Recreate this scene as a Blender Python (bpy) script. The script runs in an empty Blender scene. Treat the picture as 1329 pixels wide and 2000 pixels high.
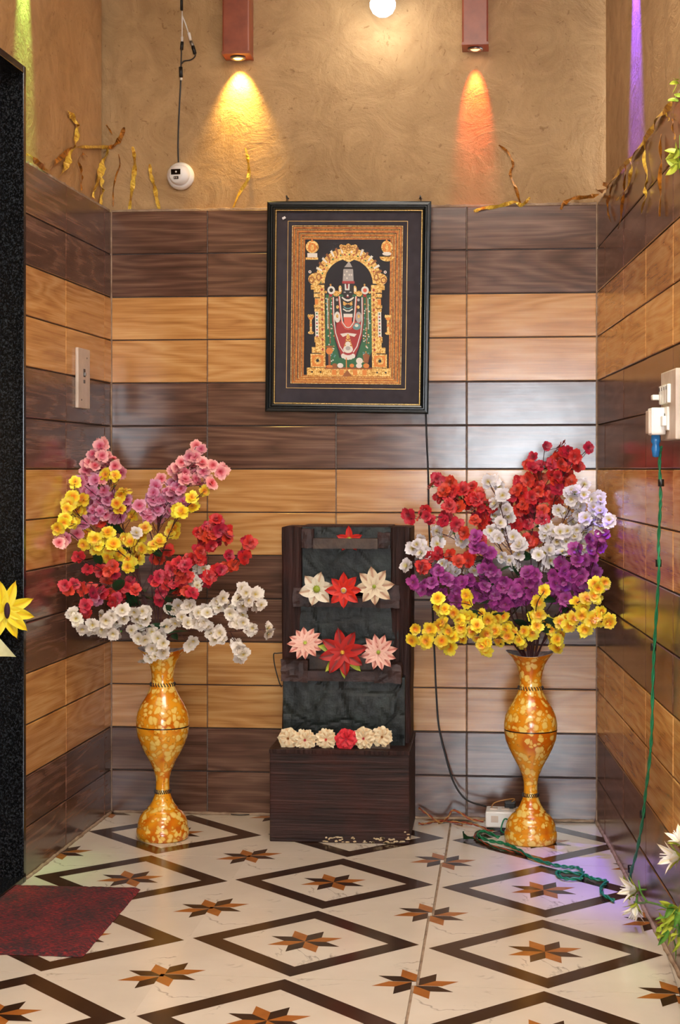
import bpy, bmesh, math, random
from mathutils import Vector, Matrix, noise
random.seed(7)
C = bpy.context.scene.collection
S = bpy.context.scene
PI = math.pi
# ------------------------------------------------------------------ camera, world, light, exposure
CX, CD, CZ, YAW, F, PX, PY = 1.3598, 5.6788, 1.219, 0.0954, 3180.6, 664.5, 916.3
cd = bpy.data.cameras.new('camera'); cam = bpy.data.objects.new('camera', cd); C.objects.link(cam)
cam.location = (CX, -CD, CZ); cam.rotation_euler = (PI/2, 0, YAW)
cd.sensor_fit = 'VERTICAL'; cd.sensor_height = 36; cd.sensor_width = 36
cd.lens = F/2000*36; cd.shift_y = -(1000-PY)/2000; cd.shift_x = 0; cd.clip_start = .05
S.camera = cam
S.view_settings.view_transform = 'Standard'; S.view_settings.look = 'None'
S.view_settings.exposure = 0.28; S.view_settings.gamma = 1; S.view_settings.use_curve_mapping = False
w = bpy.data.worlds.new('daylight'); S.world = w; w.use_nodes = True
bgn = w.node_tree.nodes['Background']; bgn.inputs[0].default_value = (.86, .93, 1, 1); bgn.inputs[1].default_value = 26

def lamp(name, kind, loc, power, color, rot=(0, 0, 0), size=.1, spot=None, blend=.5, sy=None):
    d = bpy.data.lights.new(name, kind); d.energy = power; d.color = color
    if kind == 'AREA':
        d.size = size
        if sy: d.shape = 'RECTANGLE'; d.size_y = sy
    elif kind in ('POINT', 'SPOT'): d.shadow_soft_size = size
    if spot: d.spot_size = spot; d.spot_blend = blend
    o = bpy.data.objects.new(name, d); C.objects.link(o); o.location = loc; o.rotation_euler = rot
    return o
# two unseen area lights added under the ceiling as general fill
lamp('fill_light', 'AREA', (1.2, -2.6, 3.36), 50, (1, .93, .82), size=1.2, sy=.6)
lamp('fill_light', 'AREA', (1.2, -5.2, 3.36), 75, (1, .94, .86), size=1.2, sy=.6)

# ------------------------------------------------------------------ projection helpers (walls are real planes)
AL, AR, WB = .0322, .0559, 1.7074
TH = .1524           # tile row height
TOP = 14*TH
fw = Vector((-math.sin(YAW), math.cos(YAW), 0)); rt = Vector((math.cos(YAW), math.sin(YAW), 0)); up = Vector((0, 0, 1))
cp = Vector((CX, -CD, CZ))
def ray(x, y): return fw + rt*((x-PX)/F) - up*((y-PY)/F)
def hit(x, y, p0, n):
    r = ray(x, y); return cp + r*((Vector(p0)-cp).dot(n)/r.dot(n))
NB = Vector((0, -1, 0)); NL = Vector((math.cos(AL), -math.sin(AL), 0)); NR = Vector((-math.cos(AR), -math.sin(AR), 0))
def onback(x, y, off=0): return hit(x, y, NB*off, NB)
def onleft(x, y, off=0): return hit(x, y, NL*off, NL)
def onright(x, y, off=0): return hit(x, y, Vector((WB, 0, 0))+NR*off, NR)
def onfloor(x, y, z=0): return hit(x, y, (0, 0, z), up)
def aty(x, y, Y): return hit(x, y, (0, Y, 0), NB)
def leftX(Y): return Y*math.tan(AL)
def rightX(Y): return WB - Y*math.tan(AR)
def px_of(v):
    d = Vector(v)-cp; k = d.dot(fw); return PX+F*d.dot(rt)/k, PY-F*d.z/k

# ------------------------------------------------------------------ materials
def srgb(*c):
    c = [x/255 for x in c]; return tuple([(x/12.92 if x <= .04045 else ((x+.055)/1.055)**2.4) for x in c]+[1])
class NT:
    def __init__(s, name):
        s.m = bpy.data.materials.new(name); s.m.use_nodes = True; s.t = s.m.node_tree; s.b = s.t.nodes['Principled BSDF']
    def n(s, k, ins={}, **kw):
        nd = s.t.nodes.new('ShaderNode'+k)
        for a, v in kw.items(): setattr(nd, a, v)
        for a, v in ins.items():
            if isinstance(v, bpy.types.NodeSocket): s.t.links.new(v, nd.inputs[a])
            else: nd.inputs[a].default_value = v
        return nd
    def set(s, **kw):
        for a, v in kw.items():
            a = a.replace('_', ' ')
            if isinstance(v, bpy.types.NodeSocket): s.t.links.new(v, s.b.inputs[a])
            else: s.b.inputs[a].default_value = v
        return s
    def ramp(s, fac, *st):
        r = s.n('ValToRGB', {0: fac}); e = r.color_ramp.elements
        while len(e) < len(st): e.new(.5)
        for i, (p, c) in enumerate(st): e[i].position = p; e[i].color = c
        return r.outputs[0]
    def math(s, op, a, b=0): return s.n('Math', {0: a, 1: b}, operation=op).outputs[0]
    def mix(s, f, a, b, bt='MIX'):
        m = s.n('Mix', data_type='RGBA', blend_type=bt)
        for i, v in ((0, f), (6, a), (7, b)):
            if isinstance(v, bpy.types.NodeSocket): s.t.links.new(v, m.inputs[i])
            else: m.inputs[i].default_value = v
        return m.outputs[2]
    def obj(s, sc=(1, 1, 1), rnd=False):
        tc = s.n('TexCoord').outputs['Object']
        mp = s.n('Mapping', {'Vector': tc, 'Scale': sc})
        if rnd:
            r = s.n('ObjectInfo').outputs['Random']
            cx = s.n('CombineXYZ', {0: s.math('MULTIPLY', r, 37), 1: s.math('MULTIPLY', r, 91), 2: s.math('MULTIPLY', r, 53)})
            s.t.links.new(cx.outputs[0], mp.inputs['Location'])
        return mp.outputs[0]
    def noise(s, v, sc, det=4, rough=.55, dist=0):
        return s.n('TexNoise', {'Vector': v, 'Scale': sc, 'Detail': det, 'Roughness': rough, 'Distortion': dist}).outputs[0]
    def bump(s, h, st=.3, d=.01, nrm=None):
        ins = {'Height': h, 'Strength': st, 'Distance': d}
        if nrm: ins['Normal'] = nrm
        b = s.n('Bump', ins).outputs[0]; s.t.links.new(b, s.b.inputs['Normal']); return b
def plain(name, c, r=.5, metal=0, **kw):
    t = NT(name); t.set(Base_Color=srgb(*c), Roughness=r, Metallic=metal, **kw); return t.m
def varied(name, c1, c2, sc=30, r=.6, bump=.1, metal=0, bs=60):
    t = NT(name); v = t.obj(rnd=True)
    t.set(Base_Color=t.ramp(t.noise(v, sc), (.3, srgb(*c1)), (.7, srgb(*c2))), Roughness=r, Metallic=metal)
    t.bump(t.noise(v, bs), bump, .003); return t.m
def wood_tile(name, lo, mid, hi, sheen=.17):
    t = NT(name)
    v = t.obj((.8, 1, 6.5), True)
    warp = t.noise(v, 1.0, 3, .45, .15)
    ring = t.math('PINGPONG', t.math('MULTIPLY', warp, 26), 1)
    fib = t.noise(t.obj((2.2, 1, 170), True), 1.6, 6, .7)
    fib2 = t.noise(t.obj((1.2, 1, 42), True), 1.6, 4, .6)
    blot = t.noise(t.obj((1.5, 1, 4), True), 2.2, 3)
    f = t.math('ADD', t.math('MULTIPLY', ring, .15), t.math('MULTIPLY', fib, .42))
    f = t.math('ADD', f, t.math('MULTIPLY', fib2, .32))
    f = t.math('ADD', f, t.math('MULTIPLY', blot, .2))
    col = t.ramp(f, (.34, lo), (.54, mid), (.76, hi))
    t.set(Base_Color=col, Roughness=t.n('MapRange', {0: blot, 3: sheen-.05, 4: sheen+.06}).outputs[0], Specular_IOR_Level=.55)
    t.bump(t.math('ADD', t.math('MULTIPLY', t.noise(t.obj((1, 1, 1), True), 9, 2), 1.0), t.math('MULTIPLY', fib, .10)), .10, .006)
    return t.m
M = {}
M['tile_dark'] = wood_tile('dark_walnut_tile', srgb(54, 36, 29), srgb(98, 68, 54), srgb(140, 106, 87))
M['tile_light'] = wood_tile('honey_oak_tile', srgb(148, 94, 46), srgb(196, 142, 82), srgb(222, 178, 118))
M['grout'] = varied('grey_grout', (120, 105, 92), (166, 150, 136), 60, .9, .3)
M['darkgrout'] = varied('dark_groove', (30, 22, 20), (60, 46, 42), 60, .6, .3)
M['cement'] = varied('rough_cement', (128, 104, 84), (176, 152, 128), 25, .95, .9, bs=90)
def plaster(name, c1, c2, stain=False):
    t = NT(name); v = t.obj()
    a = t.noise(v, 2.2, 3); b = t.noise(v, 70, 6, .7); sw = t.noise(v, 6, 5, .65, 2.2)
    f = t.math('ADD', t.math('MULTIPLY', a, .5), t.math('MULTIPLY', sw, .5))
    col = t.ramp(f, (.36, srgb(*c1)), (.62, srgb(*c2)))
    pit = t.ramp(t.noise(v, 38, 4, .6, 1.2), (.30, (.45, .36, .28, 1)), (.38, (1, 1, 1, 1)))
    col = t.mix(.55, col, pit, 'MULTIPLY')
    if stain:   # damp grey blister just above the tiles near the front end of the left wall
        sp = t.n('Mapping', {'Vector': t.obj(), 'Location': (0, 0, 0)}).outputs[0]
        xyz = t.n('SeparateXYZ', {0: sp})
        dy = t.math('POWER', t.math('DIVIDE', t.math('ADD', xyz.outputs[1], .50), .30), 2)
        dz = t.math('POWER', t.math('DIVIDE', t.math('SUBTRACT', xyz.outputs[2], 2.25), .13), 2)
        d = t.math('ADD', t.math('ADD', dy, dz), t.math('MULTIPLY', t.math('SUBTRACT', t.noise(t.obj((1, 5, 1)), 9, 5, .7), .5), 4))
        k = t.ramp(d, (.35, (.75, .75, .75, 1)), (.9, (0, 0, 0, 1)))
        col = t.mix(k, col, srgb(128, 112, 104))
    t.set(Base_Color=col, Roughness=.88, Specular_IOR_Level=.25)
    h = t.math('ADD', t.math('MULTIPLY', sw, 1.0), t.math('MULTIPLY', b, .35))
    t.bump(h, .75, .012); return t.m
M['plaster'] = plaster('tan_trowelled_plaster', (156, 124, 86), (188, 155, 112))
M['plaster_l'] = plaster('tan_plaster_with_damp', (160, 122, 78), (190, 150, 102), True)
M['ceil'] = plain('white_ceiling_paint', (222, 214, 200), .9)
def granite():
    t = NT('black_granite'); v = t.obj()
    sp = t.n('TexVoronoi', {'Vector': v, 'Scale': 260}).outputs[0]
    c = t.ramp(t.noise(v, 160, 5, .8), (.5, srgb(12, 13, 16)), (.72, srgb(66, 70, 74)))
    t.set(Base_Color=c, Roughness=.14, Specular_IOR_Level=.3); return t.m
M['granite'] = granite()
def marble(name, c1, c2):
    t = NT(name); v = t.obj()
    wv = t.noise(v, 2.3, 5, .6, 1.0)
    line = t.math('ABSOLUTE', t.math('SUBTRACT', wv, .5))
    msk = t.ramp(t.noise(v, 4.5, 2), (.53, (0, 0, 0, 1)), (.62, (1, 1, 1, 1)))
    vein = t.ramp(line, (0, (.75, .75, .75, 1)), (.010, (0, 0, 0, 1)))
    vein = t.mix(1.0, vein, msk, 'MULTIPLY')
    base = t.ramp(t.noise(v, 3, 4), (.3, srgb(*c1)), (.7, srgb(*c2)))
    t.set(Base_Color=t.mix(vein, base, srgb(118, 104, 92)), Roughness=.16)
    t.bump(t.noise(v, 5, 2), .03, .01); return t.m
M['marble'] = marble('cream_marble_print', (206, 194, 176), (222, 212, 196))
M['inlay_dark'] = varied('dark_brown_inlay', (44, 28, 18), (60, 38, 24), 20, .18, .02)
M['inlay_orange'] = varied('orange_brown_inlay', (150, 88, 34), (172, 106, 46), 20, .18, .02)
def mat_red():
    t = NT('red_and_charcoal_pile'); v = t.obj()
    n1 = t.noise(t.obj((1, 2.2, 1)), 75, 4, .7); n2 = t.noise(v, 7, 3)
    f = t.math('ADD', t.math('MULTIPLY', n1, .8), t.math('MULTIPLY', n2, .35))
    t.set(Base_Color=t.ramp(f, (.5, srgb(48, 34, 36)), (.6, srgb(104, 28, 34)), (.74, srgb(170, 42, 40))), Roughness=.95)
    t.bump(n1, .9, .006); return t.m
M['mat'] = mat_red()
def vase_mat():
    t = NT('marbled_orange_yellow_enamel'); v = t.obj((1, 1, 1), True)
    n1 = t.noise(v, 9, 2, .5, .6)
    wv = t.mix(.035, v, t.n('TexNoise', {'Vector': v, 'Scale': 22, 'Detail': 3}).outputs[1], 'ADD')
    e = t.n('TexVoronoi', {'Vector': wv, 'Scale': 52}, feature='DISTANCE_TO_EDGE').outputs[0]
    d = t.n('TexVoronoi', {'Vector': wv, 'Scale': 52}).outputs
    cell = t.n('SeparateColor', {0: d[1]}).outputs[0]
    blob = t.math('SUBTRACT', t.math('ADD', t.math('MULTIPLY', cell, .58), .25), d[0])
    yel = t.ramp(blob, (.0, srgb(205, 112, 14)), (.03, srgb(138, 78, 14)), (.07, srgb(228, 164, 48)), (.3, srgb(242, 206, 110)))
    big = t.ramp(n1, (.40, srgb(206, 104, 10)), (.56, srgb(234, 158, 30)))
    cut = t.ramp(blob, (0, (0, 0, 0, 1)), (.05, (1, 1, 1, 1)))
    t.set(Base_Color=t.mix(cut, big, yel), Roughness=.22, Coat_Weight=.35, Coat_Roughness=.08)
    t.bump(t.noise(v, 60, 3), .08, .002); return t.m
M['vase'] = vase_mat()
M['lining'] = varied('silver_grey_vase_lining', (120, 120, 128), (215, 215, 222), 40, .35, .5, .3)
M['coil'] = plain('dark_silver_coil', (60, 56, 56), .3, .8)
def bark(name, sc, st=1.0):
    t = NT(name); v = t.obj(sc)
    n = t.noise(v, 1, 6, .6, .35); wv = t.n('TexNoise', {'Vector': t.obj(), 'Scale': 7, 'Detail': 3}).outputs[0]
    t.set(Base_Color=t.mix(t.ramp(wv, (.5, (0, 0, 0, 1)), (.75, (.5, .5, .5, 1))), t.ramp(n, (.35, srgb(28, 17, 16)), (.6, srgb(60, 38, 34)), (.8, srgb(96, 70, 62))), srgb(76, 34, 26)), Roughness=.5, Specular_IOR_Level=.25)
    t.bump(n, st, .008); return t.m
M['bark_h'] = bark('brown_bark_horizontal', (3.5, 3.5, 120), .6)
M['bark_v'] = bark('brown_bark_vertical', (85, 85, 3))
def stone(name, a, b, r=.35):
    t = NT(name); v = t.obj(); n = t.noise(v, 14, 7, .65)
    t.set(Base_Color=t.ramp(n, (.35, srgb(*a)), (.72, srgb(*b))), Roughness=r, Specular_IOR_Level=.3); t.bump(t.noise(v, 45, 6, .7), .5, .004); return t.m
M['slate'] = stone('wet_black_slate', (8, 13, 14), (52, 60, 58), .4)
M['rock'] = stone('reddish_brown_rock', (34, 22, 22), (80, 56, 52), .42)
M['ledge'] = stone('grey_brown_ledge', (58, 46, 40), (98, 80, 66), .4)
M['chipped'] = varied('chipped_pale_filler', (196, 170, 130), (226, 206, 168), 60, .9, .4)
M['frame'] = varied('black_lacquer_moulding', (8, 14, 15), (20, 28, 30), 10, .25, .05)
M['goldbead'] = plain('antique_gold', (214, 176, 104), .35, .6)
M['mount'] = varied('dark_grey_mount_card', (40, 38, 48), (58, 54, 64), 30, .8, .1)
M['navy'] = plain('navy_print_ground', (6, 8, 26), .6)
def goldleaf():
    t = NT('embossed_gold_leaf'); v = t.obj()
    t.set(Base_Color=t.ramp(t.noise(v, 190, 5, .7), (.38, srgb(160, 100, 26)), (.5, srgb(224, 172, 78)), (.64, srgb(250, 226, 158))), Roughness=.4, Metallic=.25)
    t.bump(t.noise(v, 200, 4), .6, .002); return t.m
M['gold'] = goldleaf()
M['orangegold'] = varied('orange_gold_bands', (140, 72, 18), (204, 128, 44), 90, .42, .4, .3)
M['foil'] = varied('gold_foil_ribbon', (176, 112, 16), (252, 222, 90), 60, .3, .6, .35, bs=90)
M['foilb'] = varied('bronze_foil_ribbon', (92, 54, 16), (200, 128, 36), 60, .32, .6, .35, bs=90)
M['woodlamp'] = varied('red_brown_veneer', (124, 58, 36), (150, 76, 48), 18, .35, .05)
M['white'] = plain('white_plastic', (232, 230, 226), .35)
M['offwhite'] = varied('ivory_switch_plate', (196, 178, 162), (214, 198, 184), 20, .45, .05)
M['black'] = plain('black_plastic', (14, 14, 15), .4)
M['blackgloss'] = plain('black_gloss_glass', (5, 5, 8), .08)
M['green_wire'] = plain('green_insulation', (22, 120, 78), .4)
M['red_wire'] = plain('red_brown_insulation', (150, 58, 34), .4)
M['yel_wire'] = plain('ochre_insulation', (178, 128, 70), .45)
M['blue'] = plain('translucent_blue_plastic', (40, 120, 190), .25)
M['steel'] = plain('brushed_steel', (150, 148, 145), .35, .8)
def emis(name, c, s):
    t = NT(name); t.set(Base_Color=srgb(*c), Emission_Color=srgb(*c), Emission_Strength=s); return t.m
M['led'] = emis('lit_led_bulb', (232, 246, 255), 4)
M['warm'] = emis('warm_spot_lens', (255, 206, 110), 7)
M['redlens'] = emis('amber_spot_lens', (255, 150, 90), 5)
M['panel'] = emis('fill_panel_diffuser', (255, 244, 226), 2)
def glass():
    t = NT('picture_glass'); n = t.t.nodes
    tr = t.n('BsdfTransparent'); gl = t.n('BsdfGlossy', {'Roughness': .03}); fr = t.n('Fresnel', {'IOR': 1.22})
    mx = t.n('MixShader', {0: fr.outputs[0], 1: tr.outputs[0], 2: gl.outputs[0]})
    t.t.links.new(mx.outputs[0], n['Material Output'].inputs[0]); return t.m
M['glass'] = glass()
def petal(name, inner, outer, tip=None, rad=.02, r=.5):
    """inner to outer colour by distance from the blossom centre (a fabric flower's own dye)"""
    t = NT(name); tc = t.n('TexCoord').outputs['Object']
    xyz = t.n('SeparateXYZ', {0: tc})
    d = t.math('SQRT', t.math('ADD', t.math('POWER', xyz.outputs[0], 2), t.math('POWER', xyz.outputs[1], 2)))
    d = t.math('DIVIDE', d, rad)
    st = [(0.12, srgb(*inner)), (.55, srgb(*outer))]
    if tip: st.append((.95, srgb(*tip)))
    col = t.ramp(d, *st)
    rv = t.n('ObjectInfo').outputs['Random']
    col = t.n('HueSaturation', {'Color': col, 'Value': t.n('MapRange', {0: rv, 3: .8, 4: 1.12}).outputs[0], 'Hue': t.n('MapRange', {0: rv, 3: .488, 4: .512}).outputs[0]}).outputs[0]
    t.set(Base_Color=col, Roughness=r, Sheen_Weight=.15)
    t.t.links.new(t.n('BsdfTranslucent', {'Color': col}).outputs[0], t.n('Mix').inputs[0]) if False else None
    return t.m
M['pink'] = petal('pink_petals', (196, 36, 66), (232, 132, 146), (242, 176, 172))
M['mauve'] = petal('mauve_petals', (168, 40, 92), (204, 112, 146), (214, 150, 176))
M['yellow'] = petal('yellow_petals', (232, 104, 8), (248, 200, 24), (240, 222, 60))
M['red'] = petal('red_petals', (150, 10, 24), (202, 26, 40), (214, 44, 52))
M['crimson'] = petal('deep_red_petals', (130, 8, 18), (190, 16, 24), (204, 26, 30))
M['cream'] = petal('cream_white_petals', (190, 176, 120), (228, 216, 200), (238, 230, 220))
M['lilacwhite'] = petal('lilac_white_petals', (190, 180, 110), (216, 208, 212), (232, 228, 232))
M['purple'] = petal('purple_petals', (96, 16, 84), (146, 38, 128), (166, 60, 146))
M['stamen'] = plain('yellow_stamens', (222, 180, 60), .6)
M['stem'] = varied('brown_purple_stem', (58, 26, 30), (92, 46, 44), 30, .6, .2)
M['gstem'] = varied('green_plastic_stem', (46, 110, 40), (110, 160, 60), 30, .5, .2)
M['leaf'] = varied('dark_green_leaf', (16, 46, 26), (34, 82, 44), 20, .5, .3)
M['lime'] = varied('lime_green_leaf', (120, 150, 30), (196, 200, 70), 25, .5, .2)

# ------------------------------------------------------------------ mesh helpers
def obj(name, bm, mats, parent=None, smooth=False, loc=None, rot=None):
    me = bpy.data.meshes.new(name)
    if smooth:
        for f in bm.faces: f.smooth = True
    bm.normal_update(); bm.to_mesh(me); bm.free()
    for m in (mats if isinstance(mats, (list, tuple)) else [mats]): me.materials.append(m)
    o = bpy.data.objects.new(name, me); C.objects.link(o)
    if loc is not None: o.location = loc
    if rot is not None: o.rotation_euler = rot
    if parent: o.parent = parent
    return o
def inst(name, me, parent, mtx):
    o = bpy.data.objects.new(name, me); C.objects.link(o); o.parent = parent; o.matrix_local = mtx; return o
def tag(o, label, cat, group=None):
    o['label'] = label; o['category'] = cat
    if group: o['group'] = group
    return o
def thing(name, label, cat, loc=(0, 0, 0), rotz=0, group=None):
    o = bpy.data.objects.new(name, None); C.objects.link(o); o.location = loc; o.rotation_euler = (0, 0, rotz)
    o.empty_display_size = .05
    return tag(o, label, cat, group)
def struct(name, bm, m, parent=None, **k):
    o = obj(name, bm, m, parent, **k); o['kind'] = 'structure'; return o
def BM(): return bmesh.new()
def box(bm, x0, x1, y0, y1, z0, z1, mat=0, bev=0, mtx=None):
    vs = [bm.verts.new((x, y, z)) for z in (z0, z1) for y in (y0, y1) for x in (x0, x1)]
    fs = [bm.faces.new([vs[i] for i in f]) for f in ((0, 2, 3, 1), (4, 5, 7, 6), (0, 1, 5, 4), (2, 6, 7, 3), (0, 4, 6, 2), (1, 3, 7, 5))]
    for f in fs: f.material_index = mat
    if bev:
        es = list({e for f in fs for e in f.edges})
        r = bmesh.ops.bevel(bm, geom=es, offset=bev, segments=2, affect='EDGES', profile=.6)
        for f in r['faces']: f.material_index = mat
        vs = list({v for f in r['faces'] for v in f.verts} | {v for v in vs if v.is_valid})
    if mtx: bmesh.ops.transform(bm, matrix=mtx, verts=[v for v in vs if v.is_valid])
def tube(bm, pts, r, seg=8, mat=0, cap=True, smooth_n=0):
    pts = [Vector(p) for p in pts]
    if smooth_n: pts = spline(pts, smooth_n)
    rs = r if isinstance(r, (list, tuple)) else None
    rings = []; n = len(pts); ref = None
    for i, p in enumerate(pts):
        t = (pts[min(i+1, n-1)]-pts[max(i-1, 0)])
        if t.length < 1e-9: t = Vector((0, 0, 1))
        t.normalize()
        if ref is None: ref = t.orthogonal().normalized()
        ref = (ref - t*ref.dot(t))
        ref = ref.normalized() if ref.length > 1e-6 else t.orthogonal().normalized()
        b = t.cross(ref)
        rr = r if rs is None else rs[0]+(rs[1]-rs[0])*i/max(1, n-1)
        rings.append([bm.verts.new(p+(ref*math.cos(a)+b*math.sin(a))*rr) for a in [2*PI*k/seg for k in range(seg)]])
    for a, b2 in zip(rings, rings[1:]):
        for k in range(seg):
            f = bm.faces.new((a[k], a[(k+1) % seg], b2[(k+1) % seg], b2[k])); f.material_index = mat; f.smooth = True
    if cap:
        for q in (rings[0][::-1], rings[-1]):
            f = bm.faces.new(q); f.material_index = mat
def spline(P, n=6):
    out = []
    for i in range(len(P)-1):
        a, b = P[i], P[i+1]; p = P[i-1] if i else a*2-b; q = P[i+2] if i+2 < len(P) else b*2-a
        for k in range(n):
            t = k/n
            out.append(.5*((2*a)+(b-p)*t+(2*p-5*a+4*b-q)*t*t+(3*a-p-3*b+q)*t**3))
    out.append(P[-1]); return out
def lathe(bm, prof, seg=40, mat=0, zf=None, cap=False):
    rings = []
    for i, (r, z) in enumerate(prof):
        rings.append([bm.verts.new((r*math.cos(2*PI*k/seg), r*math.sin(2*PI*k/seg), z+(zf(i, 2*PI*k/seg) if zf else 0))) for k in range(seg)])
    for a, b in zip(rings, rings[1:]):
        for k in range(seg):
            f = bm.faces.new((a[k], a[(k+1) % seg], b[(k+1) % seg], b[k])); f.material_index = mat; f.smooth = True
    if cap:
        f = bm.faces.new(rings[0][::-1]); f.material_index = mat
        f = bm.faces.new(rings[-1]); f.material_index = mat
def prism(bm, pts, y0, y1, mat=0):
    """polygon in x,z extruded from y0 (back) to y1 (front, smaller y)"""
    a = [bm.verts.new((x, y0, z)) for x, z in pts]; b = [bm.verts.new((x, y1, z)) for x, z in pts]
    n = len(pts)
    try:
        f = bm.faces.new(b); f.material_index = mat
        for i in range(n):
            f = bm.faces.new((a[i], a[(i+1) % n], b[(i+1) % n], b[i])); f.material_index = mat
    except ValueError: pass
def clip(poly, p0, n):
    """keep the side of the line where (p-p0).n >= 0"""
    out = []
    for i, a in enumerate(poly):
        b = poly[(i+1) % len(poly)]
        da = (a[0]-p0[0])*n[0]+(a[1]-p0[1])*n[1]; db = (b[0]-p0[0])*n[0]+(b[1]-p0[1])*n[1]
        if da >= 0: out.append(a)
        if (da >= 0) != (db >= 0):
            t = da/(da-db); out.append((a[0]+(b[0]-a[0])*t, a[1]+(b[1]-a[1])*t))
    return out

# ------------------------------------------------------------------ the setting: walls
YF = -7.4                          # the hall's front wall, behind the camera
TD = .011                          # how far a tile stands off its bed
rotL = math.atan2(-math.cos(AL), -math.sin(AL))      # direction of the left wall run from the corner
sdoor0 = (onleft(45, 900)).length  # distance from the corner to the granite door edge
sdoor0 = math.hypot(onleft(46, 900).x, onleft(46, 900).y)
sdoor1 = sdoor0 + 1.05
ztop_door = onleft(40, 127).z
def wall_frame(kind):
    """matrix: local x runs along the wall, local y points into the wall, local z is up"""
    if kind == 'B': X, N, O = Vector((1, 0, 0)), NB, Vector((0, 0, 0))
    if kind == 'L': X, N, O = Vector((math.sin(AL), math.cos(AL), 0)), NL, Vector((0, 0, 0))
    if kind == 'R': X, N, O = Vector((math.sin(AR), -math.cos(AR), 0)), NR, Vector((WB, 0, 0))
    Y = -N; Z = up
    return Matrix(((X.x, Y.x, Z.x, O.x), (X.y, Y.y, Z.y, O.y), (X.z, Y.z, Z.z, O.z), (0, 0, 0, 1)))
ZC = 3.4
def slab(kind, rects, mat, name):
    bm = BM()
    for x0, x1, y0, y1, z0, z1, mi in rects: box(bm, x0, x1, y0, y1, z0, z1, mi)
    o = struct(name, bm, mat); o.matrix_world = wall_frame(kind); return o
RP = .028   # plaster sits this far behind the tile face
wb = slab('B', [(-.1, WB+.1, TD, .2, 0, TOP-.002, 0), (-.3, WB+.3, RP, .2, TOP-.002, ZC, 1)], [M['grout'], M['plaster']], 'wall_back')
SE = 7.3
wl = slab('L', [(-sdoor0, -TD, TD, .24, 0, TOP-.002, 0), (-sdoor0, -RP, RP, .24, TOP-.002, ztop_door+.004, 1), (-SE, -RP, RP, .24, ztop_door+.004, ZC, 1),
                (-SE, -sdoor1, 0, .24, 0, ztop_door, 1)], [M['grout'], M['plaster_l']], 'wall_left')
wr = slab('R', [(TD, SE+.2, TD, .2, 0, TOP-.002, 0), (RP, SE+.2, RP, .2, TOP-.002, ZC, 1)], [M['grout'], M['plaster']], 'wall_right')
# front wall with a wide shop window and a door opening to daylight
bm = BM(); xl, xr = leftX(YF)-.2, rightX(YF)+.2
for a in ((xl-.1, 1.02, 0, ZC), (2.1, xr, 0, ZC), (1.02, 2.1, 0, .55), (1.02, 2.1, 1.9, ZC)): box(bm, a[0], a[1], YF-.2, YF, a[2], a[3])
struct('wall_front', bm, M['plaster'])
bm = BM()
for a in ((1.02, 1.05, .55, 1.9), (2.07, 2.1, .55, 1.9), (1.05, 2.07, .55, .58), (1.05, 2.07, 1.87, 1.9)): box(bm, a[0], a[1], YF-.12, YF-.05, a[2], a[3])
struct('window_1', bm, M['granite'])
bm = BM(); box(bm, -2.4, xr+.2, YF-.2, .25, ZC, ZC+.1); struct('ceiling', bm, M['ceil'])
# unseen walls added beyond the granite door to block skylight; opening for tile reflection
bm = BM(); box(bm, -2.3, -2.1, YF-.2, .25, 0, ZC); box(bm, -2.1, -.25, .05, .25, 0, ZC); struct('wall_sky_blocker', bm, M['plaster'])
bm = BM()
for a in ((-2.1, -1.75, 0, ZC), (-.9, xl-.1, 0, ZC), (-1.75, -.9, 0, 1.0), (-1.75, -.9, 1.55, ZC)): box(bm, a[0], a[1], YF-.2, YF, a[2], a[3])
struct('wall_sky_blocker_front', bm, M['plaster'])
# pale grout in the two vertical corners of the niche
for k_, x_ in (('trim_7', .0008), ('trim_8', WB-.0008)):
    bm = BM(); box(bm, x_-.0022, x_+.0022, -.0022, .004, 0, TOP); struct(k_, bm, M['cement'])
def fill_panel(y):  # glowing panel added out of view to go with each fill light
    t = thing('fill_light_panel', 'added flat white fill light panel on the ceiling %s' % ('above the niche' if y > -4 else 'above the front of the hall'), 'light', (1.2, y, ZC-.03))
    bm = BM(); box(bm, -.63, .63, -.33, .33, .004, .03); obj('frame', bm, M['white'], t)
    bm = BM(); box(bm, -.6, .6, -.3, .3, 0, .006); obj('diffuser', bm, M['panel'], t)
fill_panel(-2.6); fill_panel(-5.2)

# wall tiles, one by one
def is_dark(row): return ((row+1)//2) % 2 == 1 if False else [1, 1, 0, 0][(13-row) % 4] == 1
def tile_mesh(wd, h):
    g = .0016
    bm = BM(); box(bm, g, wd-g, 0, TD, g*1.2, h-g*1.2)
    es = [e for e in bm.edges if all(v.co.y < 1e-6 for v in e.verts)]
    bmesh.ops.bevel(bm, geom=es, offset=.0022, segments=1, affect='EDGES')
    me = bpy.data.meshes.new('tile'); bm.normal_update(); bm.to_mesh(me); bm.free(); me.materials.append(M['tile_dark']); return me
cache = {}
def lay(parent, cols):
    n = 0
    for row in range(14):
        for x0, x1 in cols:
            k = (round(x1-x0, 4), is_dark(row))
            if k not in cache:
                cache[k] = tile_mesh(x1-x0, TH)
                cache[k].materials[0] = M['tile_dark'] if k[1] else M['tile_light']
            j = Vector((0, random.uniform(-.0006, .0006), 0))
            o = inst('tile', cache[k], parent, Matrix.Translation(Vector((x0, 0, row*TH))+j) @ Matrix.Rotation(random.uniform(-.002, .002), 4, 'Z') @ Matrix.Rotation(random.uniform(-.0025, .0025), 4, 'X'))
            n += 1
TW = .4572
lay(wb, [(0, .345), (.345, .345+TW), (.345+TW, .345+2*TW), (.345+2*TW, WB)])
lay(wl, [(-.088, 0), (-.088-TW, -.088), (-sdoor0, -.088-TW)])
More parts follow.
